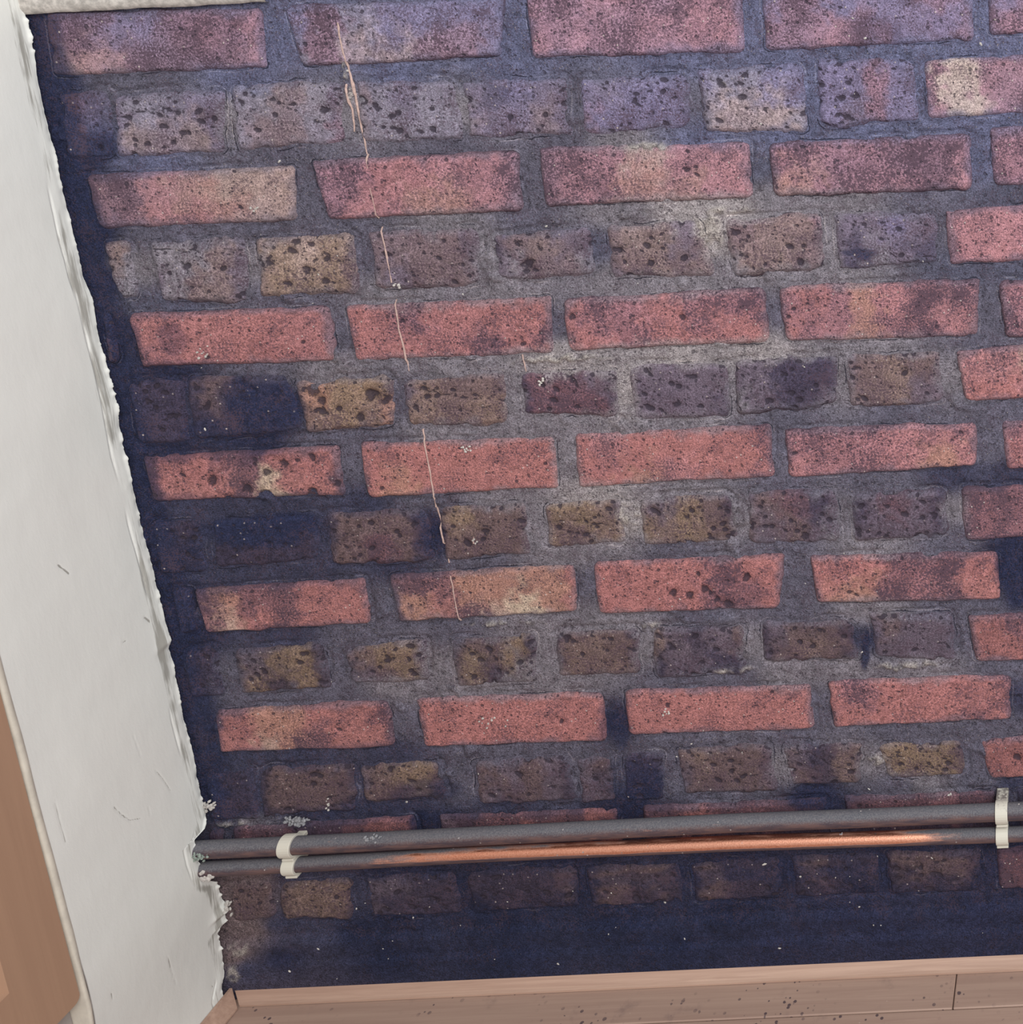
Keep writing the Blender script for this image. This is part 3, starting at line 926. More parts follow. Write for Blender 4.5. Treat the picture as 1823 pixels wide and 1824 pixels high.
def quad_sd(q, x, z, r=0.006):
    """signed distance to a rounded brick outline (negative inside), corners TL TR BR BL"""
    e = []
    for k in range(4):
        ax, az = q[k]
        bx, bz = q[(k + 1) % 4]
        ex, ez = bx - ax, bz - az
        L = math.hypot(ex, ez)
        e.append((x - ax) * (-ez / L) + (z - az) * (ex / L))      # outward for clockwise order
    a, b = np.maximum(e[0], e[2]), np.maximum(e[1], e[3])
    return np.where((a > -r) & (b > -r), np.hypot(a + r, b + r) - r, np.maximum(a, b))


STEP = 0.002
MX0, MX1, MZ0, MZ1 = -0.10, 1.45, -1.134, 0.185
gx = np.arange(MX0, MX1, STEP)
gz = np.arange(MZ0, MZ1, STEP)
NX, NZ = len(gx), len(gz)
GX, GZ = np.meshgrid(gx, gz)
SD = np.full(GX.shape, 0.05)

bricks = [list(b) for b in DATA['bricks']]
# the courses run on past the picture's right edge
for row in range(14):
    last = max((b for b in bricks if b[0] == row), key=lambda b: b[2][2])
    xr, zt, zb = last[2][2], last[2][3], last[2][5]
    wd = 0.104 if row % 2 else 0.212
    for k in range(3 if row % 2 else 2):
        x0 = xr + 0.011 + k * (wd + 0.011)
        x1 = min(x0 + wd, 1.447)
        if x1 - x0 > 0.03:
            bricks.append([row, row % 2, [x0, zt, x1, zt, x1, zb, x0, zb], (['hbh/bhb', 'bmh/hbb', 'khb/hbk'] if row % 2 else ['rqrr/qrrq', 'qrpr/rrqr'])[k]])
# two more courses above the picture's top edge, so that the wall goes on
for k in range(13):
    x0 = -0.055 + k * 0.1125
    bricks.append([-1, 1, [x0, .072, x0 + .104, .072, x0 + .104, .012, x0, .012], ['hhh/uhh', 'uhu/hhh', 'mhh/hmh'][k % 3]])
for k in range(6):
    x0 = -0.0 + k * 0.228
    bricks.append([-2, 0, [x0, .147, x0 + .21, .147, x0 + .21, .086, x0, .086], ['qqpq/qqqq', 'qpqu/pqqq'][k % 2]])

brick_specs = []
for n, (row, rough, c, code) in enumerate(bricks):
    q = np.array(c).reshape(4, 2)
    if rough:
        q = q + np.sign(q - q.mean(0)) * np.array([.0016, .0013])
    brick_specs.append((row, rough, q, code))
    lo, hi = q.min(0) - 0.03, q.max(0) + 0.03
    i0, i1 = np.searchsorted(gx, lo[0]), np.searchsorted(gx, hi[0])
    j0, j1 = np.searchsorted(gz, lo[1]), np.searchsorted(gz, hi[1])
    if i1 <= i0 or j1 <= j0:
        continue
    sx, sz = GX[j0:j1, i0:i1], GZ[j0:j1, i0:i1]
    wob = outline_shift(sx, sz, n, rough)
    SD[j0:j1, i0:i1] = np.minimum(SD[j0:j1, i0:i1], quad_sd(q, sx - wob[0], sz - wob[1], 0.008 if rough else 0.006))

# ---- mortar bed: one continuous relief behind and between the bricks
x, z, sd = GX.ravel(), GZ.ravel(), SD.ravel()
mp = np.array([[a, b] for a, b, _ in DATA['mort']])
mc = np.array([MPAL[c] for _, _, c in DATA['mort']])
mcol = np.zeros((len(x), 3))
CH = 60000
wx = x + 0.006 * fbm(x, z, 0.02, 3, 8)
wz = z + 0.004 * fbm(x, z, 0.02, 3, 9)
cgx = np.arange(MX0 - .02, MX1 + .02, 0.006)
cgz = np.arange(MZ0 - .02, MZ1 + .02, 0.006)
CX, CZ = np.meshgrid(cgx, cgz)
d2 = ((CX[..., None] - mp[:, 0]) ** 2 + ((CZ[..., None] - mp[:, 1]) * 1.7) ** 2 + 1e-5) ** -1.6
IDW = (d2 @ mc) / d2.sum(-1)[..., None]


def mortar_color(x, z):
    wx = x + 0.006 * fbm(x, z, 0.02, 3, 8)
    wz = z + 0.004 * fbm(x, z, 0.02, 3, 9)
    u = np.clip((wx - cgx[0]) / 0.006, 0, len(cgx) - 1.001)
    v = np.clip((wz - cgz[0]) / 0.006, 0, len(cgz) - 1.001)
    i, j = u.astype(int), v.astype(int)
    fu, fv = (u - i)[:, None], (v - j)[:, None]
    return (IDW[j, i] * (1 - fu) + IDW[j, i + 1] * fu) * (1 - fv) + (IDW[j + 1, i] * (1 - fu) + IDW[j + 1, i + 1] * fu) * fv


def cream_mask(x, z):
    s = np.zeros_like(x)
    wx = x + 0.008 * fbm(x, z, 0.018, 3, 21)
    broken = sstep(-0.35, 0.2, fbm(x, z, 0.007, 3, 23))
    wz = z + 0.005 * fbm(x, z, 0.012, 3, 22)
    for bx, bz, rx, rz in CR:
        d = np.hypot((wx - bx) / max(rx, 1e-4), (wz - bz) / max(rz, 1e-4))
        s = np.maximum(s, sstep(1.2, 0.5, d))
    return s * broken


mcol = mortar_color(x, z)
tone = 1 + 0.22 * fbm(x, z, 0.02, 4, 12)
mcol = mcol * tone[:, None]
cm = cream_mask(x, z)
band = sstep(-1.056, -1.066, z + 0.004 * fbm(x, z, 0.05, 3, 31) - 0.0035 * np.clip((x - 0.1), 0, 1))
# pale weathered arris where the pointing meets the bricks
rim = sstep(0.0032, 0.0006, np.abs(sd - 0.0008)) * sstep(0.05, 0.5, fbm(x, z, 0.03, 4, 14)) * 0.2 * (1 - band)
lum = mcol.mean(1)
mcol = mcol * (1 - rim[:, None]) + (mcol * 1.9 + 0.03) * rim[:, None]
mcol = mcol * (1 - 0.75 * cm[:, None]) + MPAL['C'] * (0.75 * cm[:, None])
sm = soot(x, z) * (1 - 0.6 * cm)
sm = sm * np.clip(1 + 0.3 * fbm(x, z, 0.012, 3, 17), 0, 1)
mcol = mcol * (1 - sm[:, None]) + SOOT_HAZE_COL * sm[:, None]

smear = sstep(0.34, 0.62, fbm(x, z, 0.035, 4, 15)) * sstep(-0.012, 0.0, sd)
smear = np.maximum(smear, cm * sstep(-0.03, -0.006, sd))
depth = 0.0034 + 0.0011 * fbm(x, z, 0.010, 4, 16) + 0.0012 * fbm(x, z, 0.05, 2, 18)
depth = depth - 0.0040 * smear
mid = sstep(0.001, 0.006, sd)
depth = depth - 0.0006 * mid
gap = sstep(0.0, 0.0025, sd) * sstep(0.006, 0.003, sd) * sstep(0.15, 0.4, vnoise(x, z, 0.04, 19))
depth = depth + 0.0022 * gap
depth = np.where(sd < -0.012, 0.012, depth)                       # hidden behind the bricks
skim = -0.0035 - 0.0016 * fbm(x, z, 0.03, 3, 32) * sstep(-1.105, -1.09, z) - 0.0035 * sstep(-1.083, -1.092, z + 0.003 * vnoise(x, z, 0.08, 33))
depth = depth * (1 - band) + skim * band
grit = np.full(len(x), 0.5) * (1 - 0.7 * band)
HM = (depth.reshape(GX.shape))

wall_back = mesh_from('wall_back', np.stack([x, depth, z], 1), grid_faces(NX, NZ), MORTAR_MAT,
                      attrs={'Col': np.clip(mcol, 0.004, 0.9), 'pit': np.zeros(len(x)), 'grit': grit, 'edge': sd * 1000})
tag(wall_back, 'soot-blackened red brick wall in stretcher and header courses above the wooden skirting', 'wall', kind='structure')

# ---- the bricks, each a part of the wall
FACE = {}
for n, (row, rough, q, code) in enumerate(brick_specs):
    rg = np.random.default_rng(1000 + n)
    w = np.hypot(*(q[1] - q[0]))
    h = np.hypot(*(q[3] - q[0]))
    far = q[:, 0].min() > 0.93 or q[:, 1].min() > 0.01
    st = 0.006 if far else 0.002
    nx, nz = max(8, int(w / st)), max(6, int(h / st))
    s, t = np.meshgrid(np.linspace(0, 1, nx + 1), np.linspace(0, 1, nz + 1))
    s, t = s.ravel(), t.ravel()
    # round the corners (square to rounded square), then bend the outline
    X, Z = (s - .5) * w, (.5 - t) * h
    rad = np.array([rg.uniform(.005, .011) for _ in range(4)]) * (1.1 if rough else 0.8)
    rr = np.where(t < .5, np.where(s < .5, rad[0], rad[1]), np.where(s < .5, rad[3], rad[2]))
    dx, dz = np.abs(X) - (w / 2 - rr), np.abs(Z) - (h / 2 - rr)
    cnr = (dx > 0) & (dz > 0)
    k = np.where(cnr, np.maximum(dx, dz) / np.maximum(np.hypot(dx, dz), 1e-9), 1.0)
    X = np.where(cnr, np.sign(X) * (w / 2 - rr + dx * k), X)
    Z = np.where(cnr, np.sign(Z) * (h / 2 - rr + dz * k), Z)
    s2, t2 = X / w + .5, .5 - Z / h
    P = (q[0] * ((1 - s2) * (1 - t2))[:, None] + q[1] * (s2 * (1 - t2))[:, None]
         + q[2] * (s2 * t2)[:, None] + q[3] * ((1 - s2) * t2)[:, None])
    px, pz = P[:, 0].copy(), P[:, 1].copy()
    ed = np.minimum(np.minimum(s, 1 - s) * w, np.minimum(t, 1 - t) * h)      # distance from the outline
    amp = 0.0030 if rough else 0.0018
    fall = sstep(0.014, 0.0, ed)
    wob = outline_shift(px, pz, n, rough)
    px += wob[0] * fall
    pz += wob[1] * fall
    # the face
    y = -0.0003 + rg.uniform(-.0008, .0008) + (px - px.mean()) * rg.uniform(-.006, .006) + (pz - pz.mean()) * rg.uniform(-.012, .012)
    y = y + (0.0011 if rough else 0.0004) * fbm(px, pz, 0.018, 4, n * .11 + 60)
    prof = 0.0052 * (1 - sstep(0.0, 0.0075 if rough else 0.0045, ed)) ** 1.5
    y = y + prof
    chips = sstep(0.45, 0.7, fbm(px, pz, 0.02, 3, n + 70)) * sstep(0.012, 0.002, ed)
    y = y + 0.003 * chips
    pit = np.zeros(len(px))
    cnt = int((75 if rough else 7) * w * h / 0.0066) if not far else 0
    for _ in range(cnt):
        a, b = rg.uniform(px.min(), px.max()), rg.uniform(pz.min(), pz.max())
        r0 = (0.0008 + 0.0025 * rg.random() ** 4) * (1.0 if rough else 0.72)
        el, an = rg.uniform(1, 1.9), rg.uniform(-.7, .7)
        ddx, ddz = px - a, pz - b
        u = (ddx * math.cos(an) + ddz * math.sin(an)) / el
        v = -ddx * math.sin(an) + ddz * math.cos(an)
        g = np.exp(-(np.hypot(u, v) / r0) ** 2 * 0.9)
        pit = np.maximum(pit, g)
        y = y + 0.9 * r0 * g
    for a, b, r0 in SPOT:
        if px.min() < a < px.max() and pz.min() < b < pz.max():
            g = np.exp(-(np.hypot(px - a + .0030 * fbm(px, pz, .006, 3, 3), pz - b + .0030 * fbm(px, pz, .006, 3, 4)) / r0) ** 2.4) * .85
            pit = np.maximum(pit, g)
            y = y + 0.6 * r0 * g
    if rough and rg.random() < .4 and not far:       # a drawn crack across a fired header
        a, sl = rg.uniform(pz.min() + .015, pz.max() - .015), rg.uniform(-.5, .5)
        cz = a + (px - px.mean()) * sl + 0.022 * fbm(px, pz * 0, 0.05, 4, n + 90)
        g = np.exp(-((pz - cz) / 0.0009) ** 2) * sstep(0.35, 0.75, vnoise(px, pz * 0, 0.06, n + 91) * .5 + .5)
        pit = np.maximum(pit, g * .8)
        y = y + 0.0014 * g
    # colour
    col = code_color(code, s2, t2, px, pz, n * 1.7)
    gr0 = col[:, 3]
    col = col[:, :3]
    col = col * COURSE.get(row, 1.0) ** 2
    haze = HAZE.get(row, 0.0) * np.clip(1 + 0.7 * fbm(px, pz, 0.05, 4, 77), 0, 2)[:, None]
    col = col * (1 - haze) + alb(134, 128, 158) * haze                    # lens haze put into the colour of the upper courses
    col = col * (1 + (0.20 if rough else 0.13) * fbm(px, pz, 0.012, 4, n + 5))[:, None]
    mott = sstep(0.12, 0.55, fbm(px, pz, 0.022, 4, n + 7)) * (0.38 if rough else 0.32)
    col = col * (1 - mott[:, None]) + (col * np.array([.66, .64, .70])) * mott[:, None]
    mcl = mortar_color(px, pz)
    rimk = sstep(0.011, 0.0, ed + 0.010 * fbm(px, pz, 0.016, 4, n + 9)) * 0.62
    col = col * (1 - rimk[:, None]) + mcl * rimk[:, None]
    if rough:                                          # pointing smeared thinly over the rough faces
        smr = sstep(0.30, 0.62, fbm(px, pz, 0.03, 4, 15)) * sstep(0.022, 0.004, ed) * 0.8
        col = col * (1 - smr[:, None]) + mcl * 1.08 * smr[:, None]
    cmk = cream_mask(px, pz) * .55
    col = col * (1 - cmk[:, None]) + MPAL['C'] * cmk[:, None]
    sk = soot(px, pz)
    sk = sk * np.clip(1 + 0.35 * fbm(px, pz, 0.012, 3, 17), 0, 1)
    col = col * (1 - sk[:, None]) + SOOT_HAZE_COL * sk[:, None]
    pit = pit * (1 - .5 * sk)
    gr = np.clip(gr0 + 0.25 * fbm(px, pz, 0.04, 2, n + 3), 0, 1)
    V = np.stack([px, y, pz], 1)
    F = grid_faces(nx + 1, nz + 1, flip=True)
    # sides and back, into the wall
    idx = np.arange((nx + 1) * (nz + 1)).reshape(nz + 1, nx + 1)
    loop = np.r_[idx[0, :], idx[1:, -1], idx[-1, -2::-1], idx[-2:0:-1, 0]]
    base = len(V)
    back = V[loop].copy()
    back[:, 1] = 0.06
    V = np.r_[V, back]
    nl = len(loop)
    a = np.arange(nl)
    bq = (a + 1) % nl
    sides = np.stack([loop[a], loop[bq], base + bq, base + a], 1)
    F = list(np.r_[F, sides]) + [base + np.arange(nl)[::-1]]
    origin = np.array([q[:, 0].mean(), 0.0, q[:, 1].mean()])
    ext = lambda v: np.r_[v, v[loop]]
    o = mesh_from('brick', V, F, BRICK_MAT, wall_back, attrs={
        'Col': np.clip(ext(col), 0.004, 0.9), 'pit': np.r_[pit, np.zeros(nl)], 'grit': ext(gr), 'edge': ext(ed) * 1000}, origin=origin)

# ---- runs of dried paint and loose flakes on the wall


def surf(x, z):
    i = int(np.clip((x - MX0) / STEP, 0, NX - 1))
    j = int(np.clip((z - MZ0) / STEP, 0, NZ - 1))
    return -0.0004 if SD[j, i] < -0.004 else float(HM[j, i])


for k, line in enumerate(DATA['drip']):
    pts = np.array(line)
    seg = []
    for a, b in zip(pts[:-1], pts[1:]):
        m = max(2, int(np.hypot(*(b - a)[:2]) / 0.004))
        for f in np.linspace(0, 1, m, endpoint=False):
            seg.append(a + (b - a) * f)
    seg.append(pts[-1])
    seg = np.array(seg)
    seg[:, 0] += 0.0006 * vnoise(seg[:, 0] * 3, seg[:, 1], 0.008, k)
    wid = 0.72 * seg[:, 2] * (0.62 + 0.4 * vnoise(seg[:, 0], seg[:, 1], 0.007, k + 5))
    yy = np.array([surf(a, b) for a, b in seg[:, :2]])
    yy = np.minimum(yy, np.minimum(np.r_[yy[1:], yy[-1]], np.r_[yy[0], yy[:-1]]))
    d = np.gradient(seg[:, :2], axis=0)
    d /= np.linalg.norm(d, axis=1)[:, None] + 1e-9
    nrm = np.stack([-d[:, 1], d[:, 0]], 1)
    V, F = [], []
    for i in range(len(seg)):
        for (o_, yo) in ((-.5, .0012), (-.28, -.0007), (.28, -.0007), (.5, .0012)):
            V.append([seg[i, 0] + nrm[i, 0] * o_ * wid[i], yy[i] + yo, seg[i, 1] + nrm[i, 1] * o_ * wid[i]])
    for i in range(len(seg) - 1):
        for c in range(3):
            a = i * 4 + c
            F.append([a, a + 1, a + 5, a + 4])
    mesh_from('paint_run', V, F, DRIP_MAT, wall_back)

rg = np.random.default_rng(77)
V, F = [], []
for k in range(90):
    fx = rg.uniform(-0.01, 0.92)
    fz = rg.uniform(-1.1, -0.02)
    if rg.random() < .35:
        fz = rg.uniform(-1.11, -1.0)
    r = 0.0005 + 0.0011 * rg.random() ** 2.5
    y0 = surf(fx, fz) - 0.0002
    a0 = rg.uniform(0, 6.28)
    e = rg.uniform(1, 2.2)
    b0 = len(V)
    for i in range(6):
        a = i * math.pi / 3
        u, v = math.cos(a) * r * e * rg.uniform(.7, 1.2), math.sin(a) * r * rg.uniform(.7, 1.2)
        V.append([fx + u * math.cos(a0) - v * math.sin(a0), y0, fz + u * math.sin(a0) + v * math.cos(a0)])
    V.append([fx, y0 - 0.0009, fz])
    for i in range(6):
        F.append([b0 + i, b0 + (i + 1) % 6, b0 + 6])
tag(mesh_from('lime_flakes', V, F, FLAKE_MAT, wall_back, smooth=False), kind='stuff')

# ---- whitewashed plaster left above the top course at the left
pz_, px_ = np.arange(0.0, 0.17, 0.003), np.arange(-0.06, 0.214, 0.003)
PX, PZ = np.meshgrid(px_, pz_)
u, v = PX.ravel(), PZ.ravel()
low = 0.0005 + 0.012 * u + 0.0016 * fbm(u, u * 0 + .3, 0.02, 4, 40)
v = np.maximum(low, low + (v) * 1.0)
uu = np.minimum(u, 0.209 + 0.004 * fbm(v, v * 0, 0.01, 3, 41))
yy = -0.0065 - 0.0012 * fbm(uu, v, 0.012, 4, 42) + 0.004 * sstep(0.006, 0, v - low)
edge_ring = np.isclose(PZ.ravel(), 0)
V = np.stack([uu, yy, v], 1)
nb = len(px_)
Vb = V[:nb].copy()
Vb[:, 1] = 0.004
F = np.r_[grid_faces(nb, len(pz_)), np.stack([np.arange(nb - 1) + len(V), np.arange(1, nb) + len(V), np.arange(1, nb), np.arange(nb - 1)], 1)]
mesh_from('plaster_patch', np.r_[V, Vb], F, WHITEWASH_MAT, wall_back)

# ------------------------------------------------------------------ white wall on the left
EZ = EDGE[:, 0]
zs = np.arange(FLOOR_Z, 0.18, 0.0016)
ez = np.interp(-zs, -EZ, EDGE[:, 2])
ex = np.interp(-zs, -EZ, EDGE[:, 1])
base_x = -.022 - .015 * sstep(0, 1, (-.93 - zs) / .18)
far_y = np.interp(zs, [-1.2, -0.97, -0.9, 0.3], [-0.167, -0.169, -0.171, -0.173])
ns = 150
sp = np.linspace(0, 1, ns) ** 1.35
Zg, Sg = np.meshgrid(zs, sp, indexing='ij')
Yg = ez[:, None] + (far_y - ez)[:, None] * Sg
dist = ez[:, None] - Yg
rag = sstep(-0.1, 0.5, fbm(Zg, Zg * 0 + 2, 0.08, 2, 57))
tooth = (0.0012 + 0.0030 * rag) * np.clip(fbm(Zg, Zg * 0, 0.0042, 4, 50) + 0.15, 0, 1) + 0.0016 * fbm(Zg, Zg * 0 + 1, 0.02, 3, 51)
Xg = base_x[:, None] + np.maximum(ex - base_x, 0)[:, None] * np.exp(-(dist / 0.012) ** 2)
Xg = Xg + tooth * np.exp(-(dist / 0.0022) ** 2)
ridge = 0.0008 * np.exp(-((dist - 0.006) / 0.005) ** 2) * (0.6 + 0.6 * fbm(Zg, Yg, 0.02, 3, 52))
groove = -0.0013 * np.exp(-((dist - 0.013 - 0.002 * vnoise(Zg, Zg * 0, 0.08, 53)) / 0.0011) ** 2) * sstep(-.2, .3, vnoise(Zg, Zg * 0, 0.07, 54))
Xg = Xg + ridge + groove + 0.0006 * fbm(Yg, Zg, 0.06, 3, 55)
dirt = 1.15 * np.exp(-((dist - 0.010) / 0.007) ** 2) * (0.62 + 0.5 * fbm(Yg, Zg, 0.05, 3, 56))
dirt = np.maximum(dirt, 0.55 * np.exp(-(dist / 0.02) ** 2) * sstep(-0.06, 0.02, Zg))


def stroke(pts, wd, amt):
    """scuffs and hairline marks on the paint, y-z polyline"""
    global dirt, Xg
    for (y0, z0), (y1, z1) in zip(pts[:-1], pts[1:]):
        dy, dz = y1 - y0, z1 - z0
        tt = np.clip(((Yg - y0) * dy + (Zg - z0) * dz) / (dy * dy + dz * dz), 0, 1)
        d = np.hypot(Yg - y0 - tt * dy, Zg - z0 - tt * dz)
        g = np.exp(-(d / wd) ** 2)
        dirt = np.maximum(dirt, amt * g)
        Xg = Xg - 0.0003 * g


stroke([(-0.1013, -0.7946), (-0.0953, -0.809), (-0.0886, -0.8208), (-0.0777, -0.8283)], 0.0008, 0.95)
stroke([(-0.0487, -0.7948), (-0.0428, -0.8098), (-0.0376, -0.828)], 0.0008, 0.85)
stroke([(-0.1562, -0.7427), (-0.1559, -0.7585), (-0.1558, -0.787)], 0.0008, 0.85)
stroke([(-0.0797, -0.9976), (-0.0758, -1.0189), (-0.0718, -1.0405)], 0.0008, 0.85)
stroke([(-0.1473, -0.9722), (-0.1479, -0.9811)], 0.0008, 0.95)
stroke([(-0.098, -0.526), (-0.0897, -0.5399)], 0.001, 1.3)
stroke([(-0.0215, -0.6311), (-0.0175, -0.6383)], 0.0016, 1)
stroke([(-0.0517, -0.6402), (-0.0482, -0.6406)], 0.0012, 0.9)
stroke([(-0.027, -1.0911), (-0.0259, -1.0939)], 0.0008, 1)
stroke([(-0.0659, -0.8248), (-0.0662, -0.8342)], 0.0005, 0.5)
stroke([(-0.0638, -0.7403), (-0.0616, -0.7654)], 0.0005, 0.45)
stroke([(0.0131, -0.757), (0.0102, -0.7902)], 0.0006, 0.4)

V = np.stack([Xg.ravel(), Yg.ravel(), Zg.ravel()], 1)
F = grid_faces(ns, len(zs), flip=True)
nv = len(V)
# thickness: the broken edge beside the bricks and the far end
front = np.arange(len(zs)) * ns
e1 = V[front].copy()
e1[:, 0] -= 0.02
e1[:, 1] -= 0.004
end = front + ns - 1
e2 = V[end].copy()
e2[:, 0] -= 0.09
m = len(zs)
i = np.arange(m - 1)
F = np.r_[F, np.stack([front[i], nv + i, nv + i + 1, front[i + 1]], 1)[:, ::-1], np.stack([end[i], end[i + 1], nv + m + i + 1, nv + m + i], 1)[:, ::-1]]
wall_left = mesh_from('wall_left', np.r_[V, e1, e2], F, PAINT_MAT, attrs={'dirt': np.r_[dirt.ravel(), np.zeros(2 * m)]})
tag(wall_left, 'narrow cream painted plaster wall with a ragged edge against the brickwork', 'wall', kind='structure')

# painted bead along the outer edge of the white wall
bm = bmesh.new()
nseg = 60
ring = []
for k in range(nseg + 1):
    zz = FLOOR_Z + (0.16 - FLOOR_Z) * k / nseg
    bx = -.0205 - .015 * float(sstep(0, 1, (-.93 - zz) / .18))
    fy = float(np.interp(zz, [-1.2, -0.97, -0.9, 0.3], [-0.167, -0.169, -0.171, -0.173]))
    gp = 0.0022 * float(sstep(-0.92, -0.88, zz))
    wob = 0.0008 * float(vnoise(np.array([zz]), np.array([0.0]), 0.03, 60)[0])
    ring.append([bm.verts.new((bx + dx_, fy + dy_ + wob, zz)) for dx_, dy_ in ((-.03, .001 + gp), (-.0030, .0008 + gp), (-.0008, -.0012 + gp), (-.0002, -.0040), (-.0022, -.0052), (-.03, -.0056))])
for a, b in zip(ring[:-1], ring[1:]):
    for c in range(5):
        bm.faces.new((a[c], a[c + 1], b[c + 1], b[c]))
trim = bm_obj('trim_1', bm, BEAD_MAT, smooth=True)
tag(trim, 'thin cream painted edge bead between white wall and wooden cupboard door', 'trim', kind='structure')

# ------------------------------------------------------------------ floor: laminate planks
fb = bmesh.new()
box(fb, -0.9, 1.5, -2.0, 0.0, FLOOR_Z - 0.03, FLOOR_Z - 0.009)
floor = bm_obj('floor', fb, DARK_MAT)
tag(floor, 'mould-spotted oak laminate floor in front of the brick wall', 'floor', kind='structure')
PW = 0.19
rows = [-0.061 + PW, -0.061]
while rows[-1] > -1.9:
    rows.append(rows[-1] - PW)
joints = {0: [-0.9, 0.8063, 1.5], 1: [-0.9, 0.17, 1.5], 2: [-0.9, 1.1, 1.5], 3: [-0.9, 0.5, 1.5]}
for k in range(len(rows) - 1):
    y1, y0 = min(rows[k], -0.001), rows[k + 1]
    js = joints[k % 4]
    for a, b in zip(js[:-1], js[1:]):
        x0 = max(a, -0.45 if y1 < -0.15 else -0.06)
        bm = bmesh.new()
        cx, cy = (x0 + b) / 2, (y0 + y1) / 2
        g = 0.0005
        box(bm, x0 + g - cx, b - g - cx, y0 + g - cy, y1 - g - cy, -0.008, 0.0, 0.0011, 1)
        o = bm_obj('plank', bm, FLOOR_MAT, floor)
        o.location = (cx, cy, FLOOR_Z)

# ------------------------------------------------------------------ skirting trims


def skirting(name, p0, p1, inward, mitre, label):
    """scotia bead from p0 to p1 on the floor; inward = unit vector into the room; mitre = how much p0's end is cut back at the front"""
    prof = [(0, 0.0009), (0.0165, 0.0009), (0.0165, 0.0028)]
    for k in range(7):
        a = k / 6
        prof.append((0.0165 - 0.0125 * a ** 0.8, 0.0030 + 0.0115 * a ** 1.25))
    prof += [(0.0032, 0.0160), (0, 0.0160)]
    p0, p1, inn = Vector(p0), Vector(p1), Vector(inward)
    d = (p1 - p0).normalized()
    bm = bmesh.new()
    N = 40
    R_ = []
    for k in range(N + 1):
        f = k / N
        row = []
        for (a, b) in prof:
            start = p0 + d * (mitre * a)
            row.append(bm.verts.new(start + (p1 - start) * f + inn * a + Vector((0, 0, b))))
        R_.append(row)
    for A, Bq in zip(R_[:-1], R_[1:]):
        for c in range(len(prof)):
            c2 = (c + 1) % len(prof)
            bm.faces.new((A[c], A[c2], Bq[c2], Bq[c]))
    bm.faces.new(R_[0])
    bm.faces.new(R_[-1])
    o = bm_obj(name, bm, TRIM_MAT)
    tag(o, label, 'skirting', kind='structure')
    return o


skirting('baseboard_back', (-0.0362, -0.0015, FLOOR_Z), (1.45, -0.0015, FLOOR_Z), (0, -1, 0), 1.0,
         'long oak skirting bead along the foot of the brick wall')
skirting('baseboard_left', (-0.0365, -0.004, FLOOR_Z), (-0.0365, -0.168, FLOOR_Z), (1, 0, 0), 1.0,
         'short oak skirting bead at the foot of the white wall')

# ------------------------------------------------------------------ copper pipes


def pipe(name, pts, r, tarnish_shade, label):
    pts = [Vector(p) for p in pts]
    path = []
    for a, b in zip(pts[:-1], pts[1:]):
        m_ = max(2, int((b - a).length / 0.006))
        path += [a + (b - a) * (k / m_) for k in range(m_)]
    path.append(pts[-1])
    ns_ = 28
    V, T = [], []
    for i, c in enumerate(path):
        d = (path[min(i + 1, len(path) - 1)] - path[max(i - 1, 0)]).normalized()
        u = Vector((0, 0, 1)).cross(d).normalized()
        v = d.cross(u)
        for k in range(ns_):
            a = 2 * math.pi * k / ns_
            V.append(c + u * (math.cos(a) * r) + v * (math.sin(a) * r))
            T.append(tarnish_shade(c.x, math.sin(a), math.cos(a)))
    V = np.array(V)
    n_ = len(path)
    i, k = np.meshgrid(np.arange(n_ - 1), np.arange(ns_), indexing='ij')
    a = (i * ns_ + k).ravel()
    b = (i * ns_ + (k + 1) % ns_).ravel()
    F = list(np.stack([a, b, b + ns_, a + ns_], 1)) + [np.arange(ns_)[::-1], (n_ - 1) * ns_ + np.arange(ns_)]
    o = mesh_from(name, V, F, PIPE_MAT, attrs={'tarnish_shade': np.array(T)})
    tag(o, label, 'pipe')
    return o


up_pts = [(-0.047, -0.0215, -0.9172), (0.080, -0.0215, -0.9172), (0.286, -0.0215, -0.9156), (0.567, -0.0215, -0.9134), (0.723, -0.0215, -0.9146), (0.870, -0.0215, -0.9146), (1.45, -0.0215, -0.9158)]
lo_pts = [(-0.047, -0.0215, -0.9424), (0.077, -0.0215, -0.9418), (0.283, -0.0215, -0.9390), (0.565, -0.0215, -0.9396), (0.721, -0.0215, -0.9420), (0.870, -0.0215, -0.9440), (1.45, -0.0215, -0.9462)]
upper = pipe('copper_pipe', up_pts, 0.0095, lambda x, s, c: 0.86 - 0.12 * math.exp(-((x - 0.45) / 0.2) ** 2) * (1 if s < 0.75 else 0),
             'upper of the two pipes on the wall, dull grey with dust')
lower = pipe('copper_pipe', lo_pts, 0.0080, lambda x, s, c: float(np.interp(x, [0.0, 0.12, 0.22, 0.45, 0.74, 0.80, 0.86], [1.0, .85, .42, .08, .08, .5, 1.0])) + 0.75 * float(sstep(0.25, -0.25, s)) + 0.3 * float(sstep(0.85, 1.0, s)),  # dark underside put into the tarnish, keeping the copper highlight a narrow streak
             'lower of the two pipes on the wall, bright orange copper in the middle')

# verdigris and plaster crumbs where the pipes enter the white wall


def crumbs(name, parent, centre, n_, spread, r, mat, seed):
    rg = np.random.default_rng(seed)
    bm = bmesh.new()
    for _ in range(n_):
        res = bmesh.ops.create_icosphere(bm, subdivisions=1, radius=1.0)
        c = Vector(centre) + Vector([rg.normal() * s for s in spread])
        sc = [r * rg.uniform(.5, 1.3) for _ in range(3)]
        for v in res['verts']:
            v.co = Vector((v.co.x * sc[0] * rg.uniform(.8, 1.2), v.co.y * sc[1], v.co.z * sc[2])) + c
    o = bm_obj(name, bm, mat, parent)
    o['kind'] = 'stuff'
    return o


